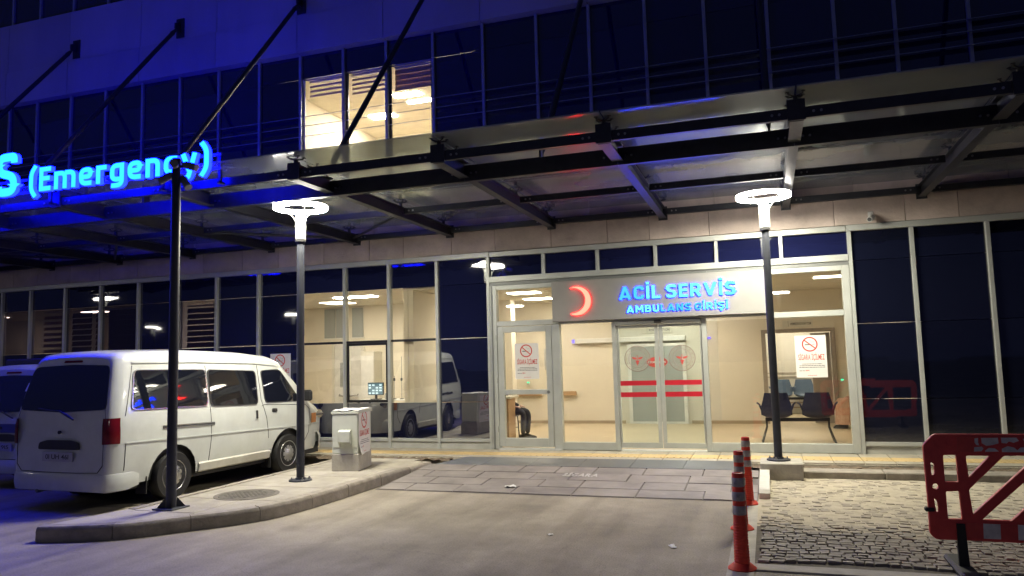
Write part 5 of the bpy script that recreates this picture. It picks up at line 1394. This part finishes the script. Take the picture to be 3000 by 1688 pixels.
# reception counter
ct = thing('reception_counter', 'wooden reception counter end seen through the hinged door', 'counter', (-5.5, 1.2, FL))
mb = MB(); mb.box((-.70, -.22, 0), (.74, -.19, .80), 0, .004); part('front_panel', mb, 'wood', ct)
mb = MB(); mb.box((.741, -.22, 0), (.77, .20, .80), 0, .004); part('end_panel', mb, 'wood', ct)
mb = MB(); mb.box((-.70, -.28, .803), (.83, .26, .845), 0, .008); part('top', mb, 'wall_white', ct)
# cupboard, desk, monitor, drip stands in the triage room
cp = thing('cupboard', 'tall cream cupboard against the back wall of the lit room', 'cupboard', (-9.0, 3.38, FL))
mb = MB(); mb.box((-.18, -.18, 0), (.18, .2, 1.83), 0, .006); part('carcass', mb, 'wall_white', cp)
mb = MB(); mb.box((-.165, -.20, .08), (.165, -.182, 1.72), 0, .004); part('door', mb, 'door_white', cp)
mb = MB(); mb.tube([(.13, -.21, .8), (.13, -.21, 1.0)], .008, 6); part('handle', mb, 'chrome', cp)
dk = thing('desk', 'desk strewn with small things under the lit window', 'desk', (-7.95, 2.7, FL))
mb = MB(); mb.box((-.9, -.3, .70), (.9, .3, .73), 0, .004); part('top', mb, 'door_white', dk)
for x in (-.85, .85):
    for y in (-.25, .25): mb = MB(); mb.box((x-.02, y-.02, 0), (x+.02, y+.02, .699)); part('leg', mb, 'chair_leg', dk)
mo = thing('computer_monitor', 'computer monitor with a grid of camera pictures behind the open sash', 'monitor', (-8.42, 2.55, FL+.73))
mb = MB(); mb.box((-.20, -.015, .10), (.20, .02, .38), 0, .006); part('housing', mb, 'black_frame', mo)
mb = MB(); mb.box((-.185, -.0175, .115), (.185, -.0155, .365)); sc_ = part('screen', mb, 'screen', mo)
for i in range(4):
    for j in range(4):
        if (i*3+j*5) % 4 != 1: mb = MB(); mb.box((-.175+i*.09, -.0195, .125+j*.06), (-.175+i*.09+.06, -.018, .125+j*.06+.035)); part('picture', mb, 'screen_bright', sc_)
mb = MB(); mb.box((-.025, 0, .02), (.025, .03, .14)); mb.box((-.11, -.07, 0), (.11, .08, .02), 0, .006); part('stand', mb, 'black_frame', mo)
for i, (x, h, lb) in enumerate(((-7.98, .52, 'short drip pole with dark knob, leftmost on the lit desk'), (-7.80, .95, 'tallest thin drip pole on the lit desk'), (-7.62, .52, 'short drip pole right of the tallest one'), (-7.36, .52, 'short drip pole at the right end of the lit desk'))):
    d_ = thing('drip_pole', lb, 'pole', (x, 2.6, FL+.73), 0, 'drip poles in the lit room')
    mb = MB(); mb.tube([(0, 0, 0), (.005, 0, h)], .006, 6); part('rod', mb, 'alu_dark', d_)
    mb = MB(); mb.lathe([(0, .40), (.022, .41), (.026, .44), (.02, .47), (0, .475)], 10); part('knob', mb, 'lamp_collar', d_, True)
    mb = MB(); mb.lathe([(0, 0), (.045, 0), (.045, .015), (0, .02)], 12); part('base', mb, 'lamp_collar', d_, True)
for i, (x, y, w, h, m, lb) in enumerate(((-8.15, 2.62, .12, .14, 'frost', 'grey box on the lit desk right of the monitor'), (-7.5, 2.7, .16, .12, 'alu_dark', 'dark metal box between the drip poles'), (-7.2, 2.6, .22, .07, 'paper', 'crumpled white paper pile at the desk end'))):
    mb = MB(); mb.box((-w/2, -.06, 0), (w/2, .06, h), 0, .012)
    if i == 2: mb.v = [(a+random.uniform(-.02, .02), b+random.uniform(-.02, .02), c*random.uniform(.6, 1.2)) for a, b, c in mb.v]
    mb.box((-w/2+.02, -.062, h*.3), (w/2-.02, -.06, h*.6), 0) if i != 2 else None
    one('desk_item', mb, m, lb, 'box', (x, y, FL+.73))

# ================================================================== PEOPLE
def skin_body(name, joints, edges, root, parent, m, sub=2):
    me = bpy.data.meshes.new(name); me.from_pydata([j[0] for j in joints], edges, [])
    o = link(name, me, parent); me.materials.append(MATS[m])
    md = o.modifiers.new('skin', 'SKIN'); md.use_smooth_shade = True
    for i, j in enumerate(joints):
        sv = me.skin_vertices[0].data[i]; r = j[1]; sv.radius = r if isinstance(r, tuple) else (r, r); sv.use_root = (i == root)
    s_ = o.modifiers.new('sub', 'SUBSURF'); s_.levels = sub; s_.render_levels = sub
    return o
def seated_person(loc, rz, label, mtop, mleg, robe=False):
    """sits facing local +x; seat height .46"""
    p = thing('person', label, 'person', loc, rz)
    def LN(v): return (v[0]-.55*max(0, v[2]-.58), v[1], v[2]) if not robe else v
    # trunk, arms and legs one surface
    J = [((0, 0, .56), (.15, .13)), ((.01, 0, .72), (.14, .115)), ((.0, 0, .92), (.17, .115)), ((-.01, 0, 1.04), (.12, .09)), ((.0, 0, 1.12), .055), ((.01, 0, 1.17), .055)]
    E = [(0, 1), (1, 2), (2, 3), (3, 4), (4, 5)]
    for s in (-1, 1):
        b = len(J)
        J += [((.06, s*.10, .54), .095), ((.25, s*.11, .53), .083), ((.43, s*.11, .52), .068), ((.46, s*.11, .45), .064), ((.45, s*.11, .30), .062), ((.44, s*.11, .15), .050), ((.44, s*.11, .08), .042)]
        E += [(0, b)]+[(b+k, b+k+1) for k in range(6)]
        c = len(J)
        J += [((-.01, s*.19, 1.0), .062), ((.02, s*.24, .84), .052), ((.06, s*.25, .72), .045), ((.18, s*.19, .66), .038), ((.27, s*.14, .63), .03)]
        E += [(3, c)]+[(c+k, c+k+1) for k in range(4)]
    nleg = {i for i, j in enumerate(J) if abs(j[0][1]) > .05 and j[0][2] < .6}
    J = [(LN(j[0]), j[1]) for j in J]
    body = skin_body('body', J, E, 0, p, mleg)
    # jacket over the trunk
    Jt = [((0, 0, .52), (.165, .15)), ((.01, 0, .72), (.155, .13)), ((.0, 0, .93), (.19, .13)), ((-.01, 0, 1.06), (.13, .10))]; Et = [(0, 1), (1, 2), (2, 3)]
    for s in (-1, 1):
        c = len(Jt); Jt += [((-.01, s*.19, 1.01), .075), ((.02, s*.245, .84), .064), ((.06, s*.255, .72), .055), ((.17, s*.20, .665), .046)]
        Et += [(3, c)]+[(c+k, c+k+1) for k in range(3)]
    skin_body('jacket', [(LN(j[0]), j[1]) for j in Jt], Et, 0, p, mtop)
    mb = MB(); prof = [(0, -.125), (.045, -.12), (.07, -.085), (.082, -.03), (.085, .03), (.078, .08), (.05, .115), (0, .125)]
    mb.lathe(prof, 20, (.025, 0, 1.315)); mb.v = [(v[0]*1.0+(.012 if v[0] > .08 else 0), v[1]*.86, v[2]) for v in mb.v]
    mb.tube([(.10, 0, 1.33), (.135, 0, 1.295), (.115, 0, 1.285)], [.008, .016, .008], 8)
    for s in (-1, 1): mb.lathe([(0, -.03), (.012, -.02), (.014, .015), (0, .03)], 8, (.015, s*.078, 1.31))
    hx = LN((0, 0, 1.3))[0]; hd = part('head', mb, 'skin', p, 'all', loc=(hx, 0, 0))
    for s in (-1, 1):
        mb = MB(); mb.lathe([(0, -.008), (.011, 0), (0, .008)], 8, (.105, s*.03, 1.325)); part('eye', mb, 'shoe', hd, True)
    mb = MB(); mb.box((.100, -.022, 1.252), (.112, .022, 1.26), 0, .003); part('mouth', mb, 'print_red', hd)
    mb = MB(); mb.lathe([(.088, -.02), (.092, .04), (.083, .09), (.05, .125), (0, .133)], 20, (.012, 0, 1.32)); mb.v = [(v[0], v[1]*.88, v[2]) for v in mb.v]; part('hair', mb, 'hair', p, 'all', loc=(hx, 0, 0))
    for s in (-1, 1):
        skin_body('hand', [((.27, s*.14, .63), .022), ((.31, s*.12, .625), (.030, .016)), ((.345, s*.112, .615), (.034, .014))]+[((.37+.004*k, s*(.135-.017*k), .61), .009) for k in range(4)]+[((.40-.004*abs(k-1.5), s*(.135-.017*k), .59), .008) for k in range(4)]+[((.335, s*.075, .61), .010), ((.355, s*.065, .595), .009)], [(0, 1), (1, 2)]+[(2, 3+k) for k in range(4)]+[(3+k, 7+k) for k in range(4)]+[(1, 11), (11, 12)], 0, p, 'skin', 1)
        mb = MB(); rows = []
        for x, w, h in ((-.07, .030, .07), (-.04, .040, .095), (.03, .042, .085), (.10, .046, .06), (.16, .042, .05), (.195, .022, .035)):
            rows.append([(.43+x, s*.11+w*cos(a), max(0, .0+h*sin(a))) for a in [pi*k/8 for k in range(9)]])
        mb.grid(rows); mb.add(rows[0], [tuple(range(9))]); mb.add(rows[-1], [tuple(range(9))]); part('shoe', mb, 'shoe', p, True)
    if robe:
        mb = MB(); rows = []
        for k, (cx, z, rx, ry) in enumerate(((.05, .62, .20, .22), (.24, .60, .26, .24), (.36, .50, .22, .25), (.37, .34, .19, .26), (.38, .18, .20, .28), (.38, .09, .21, .30))):
            rows.append([(cx+rx*cos(a)*(1+.06*sin(5*a)), ry*sin(a)*(1+.05*sin(7*a)), z) for a in [2*pi*j/28 for j in range(29)]])
        mb.grid(rows); part('robe', mb, mtop, p, 'all')
    return p
seated_person((-5.02, 1.60, FL), -.12, 'person in dark clothes seated behind the counter, only bent leg showing', 'shirt_blue', 'trousers')
seated_person((1.80, 3.86, FL), pi-.15, 'person in a long peach robe seated at the right edge of the lobby', 'peach', 'peach', True)
def stool(loc, label, rz=0):
    t = thing('chair', label, 'chair', loc, rz, 'chairs under the seated people')
    mb = MB(); mb.box((-.2, -.2, .42), (.22, .2, .455), 0, .015); part('seat', mb, 'chair_navy', t)
    mb = MB(); mb.box((-.24, -.2, .55), (-.21, .2, .92), 0, .012); part('backrest', mb, 'chair_navy', t)
    for sx in (-.2, .2):
        for sy in (-.18, .18): mb = MB(); mb.tube([(sx, sy, 0), (sx*.9, sy*.9, .42)], .012, 8); part('leg', mb, 'chair_leg', t, True)
    for sy in (-.18, .18): mb = MB(); mb.tube([(-.2, sy*.9, .42), (-.225, sy, .75)], .012, 8); part('upright', mb, 'chair_leg', t, True)
    mb = MB(); mb.tube([(-.18, -.165, .2), (.19, .165, .2)], .008, 6); part('brace', mb, 'chair_leg', t)
stool((-5.0, 1.60, FL), 'dark chair under the person behind the counter', -.12); stool((1.84, 3.87, FL), 'dark chair under the person in the peach robe', pi-.15)

# ================================================================== LITTER
def scrap(loc, size, m, label, rz):
    mb = MB(); rows = []
    for j in range(5): rows.append([(size*(i/4-.5), size*.6*(j/4-.5), random.uniform(0, size*.22)) for i in range(5)])
    mb.grid(rows); mb.grid([[(p[0], p[1], p[2]+.0015) for p in r] for r in rows], flip=True); return one('litter', mb, m, label, 'litter', loc, (0, 0, rz), 'all')
scrap((-3.31, -3.13, .035), .15, 'litter_white', 'crumpled white paper scrap on the ramp slabs', .3)
scrap((-5.21, -2.16, .095), .09, 'litter_orange', 'small orange wrapper at the foot of the island kerb', .9)
scrap((-.90, -5.72, .001), .09, 'litter_white', 'small pale scrap on the road near the bollards', 2.0)
scrap((-2.10, -5.50, .001), .06, 'litter_white', 'tiny pale scrap on the open road before the ramp', 1.1)
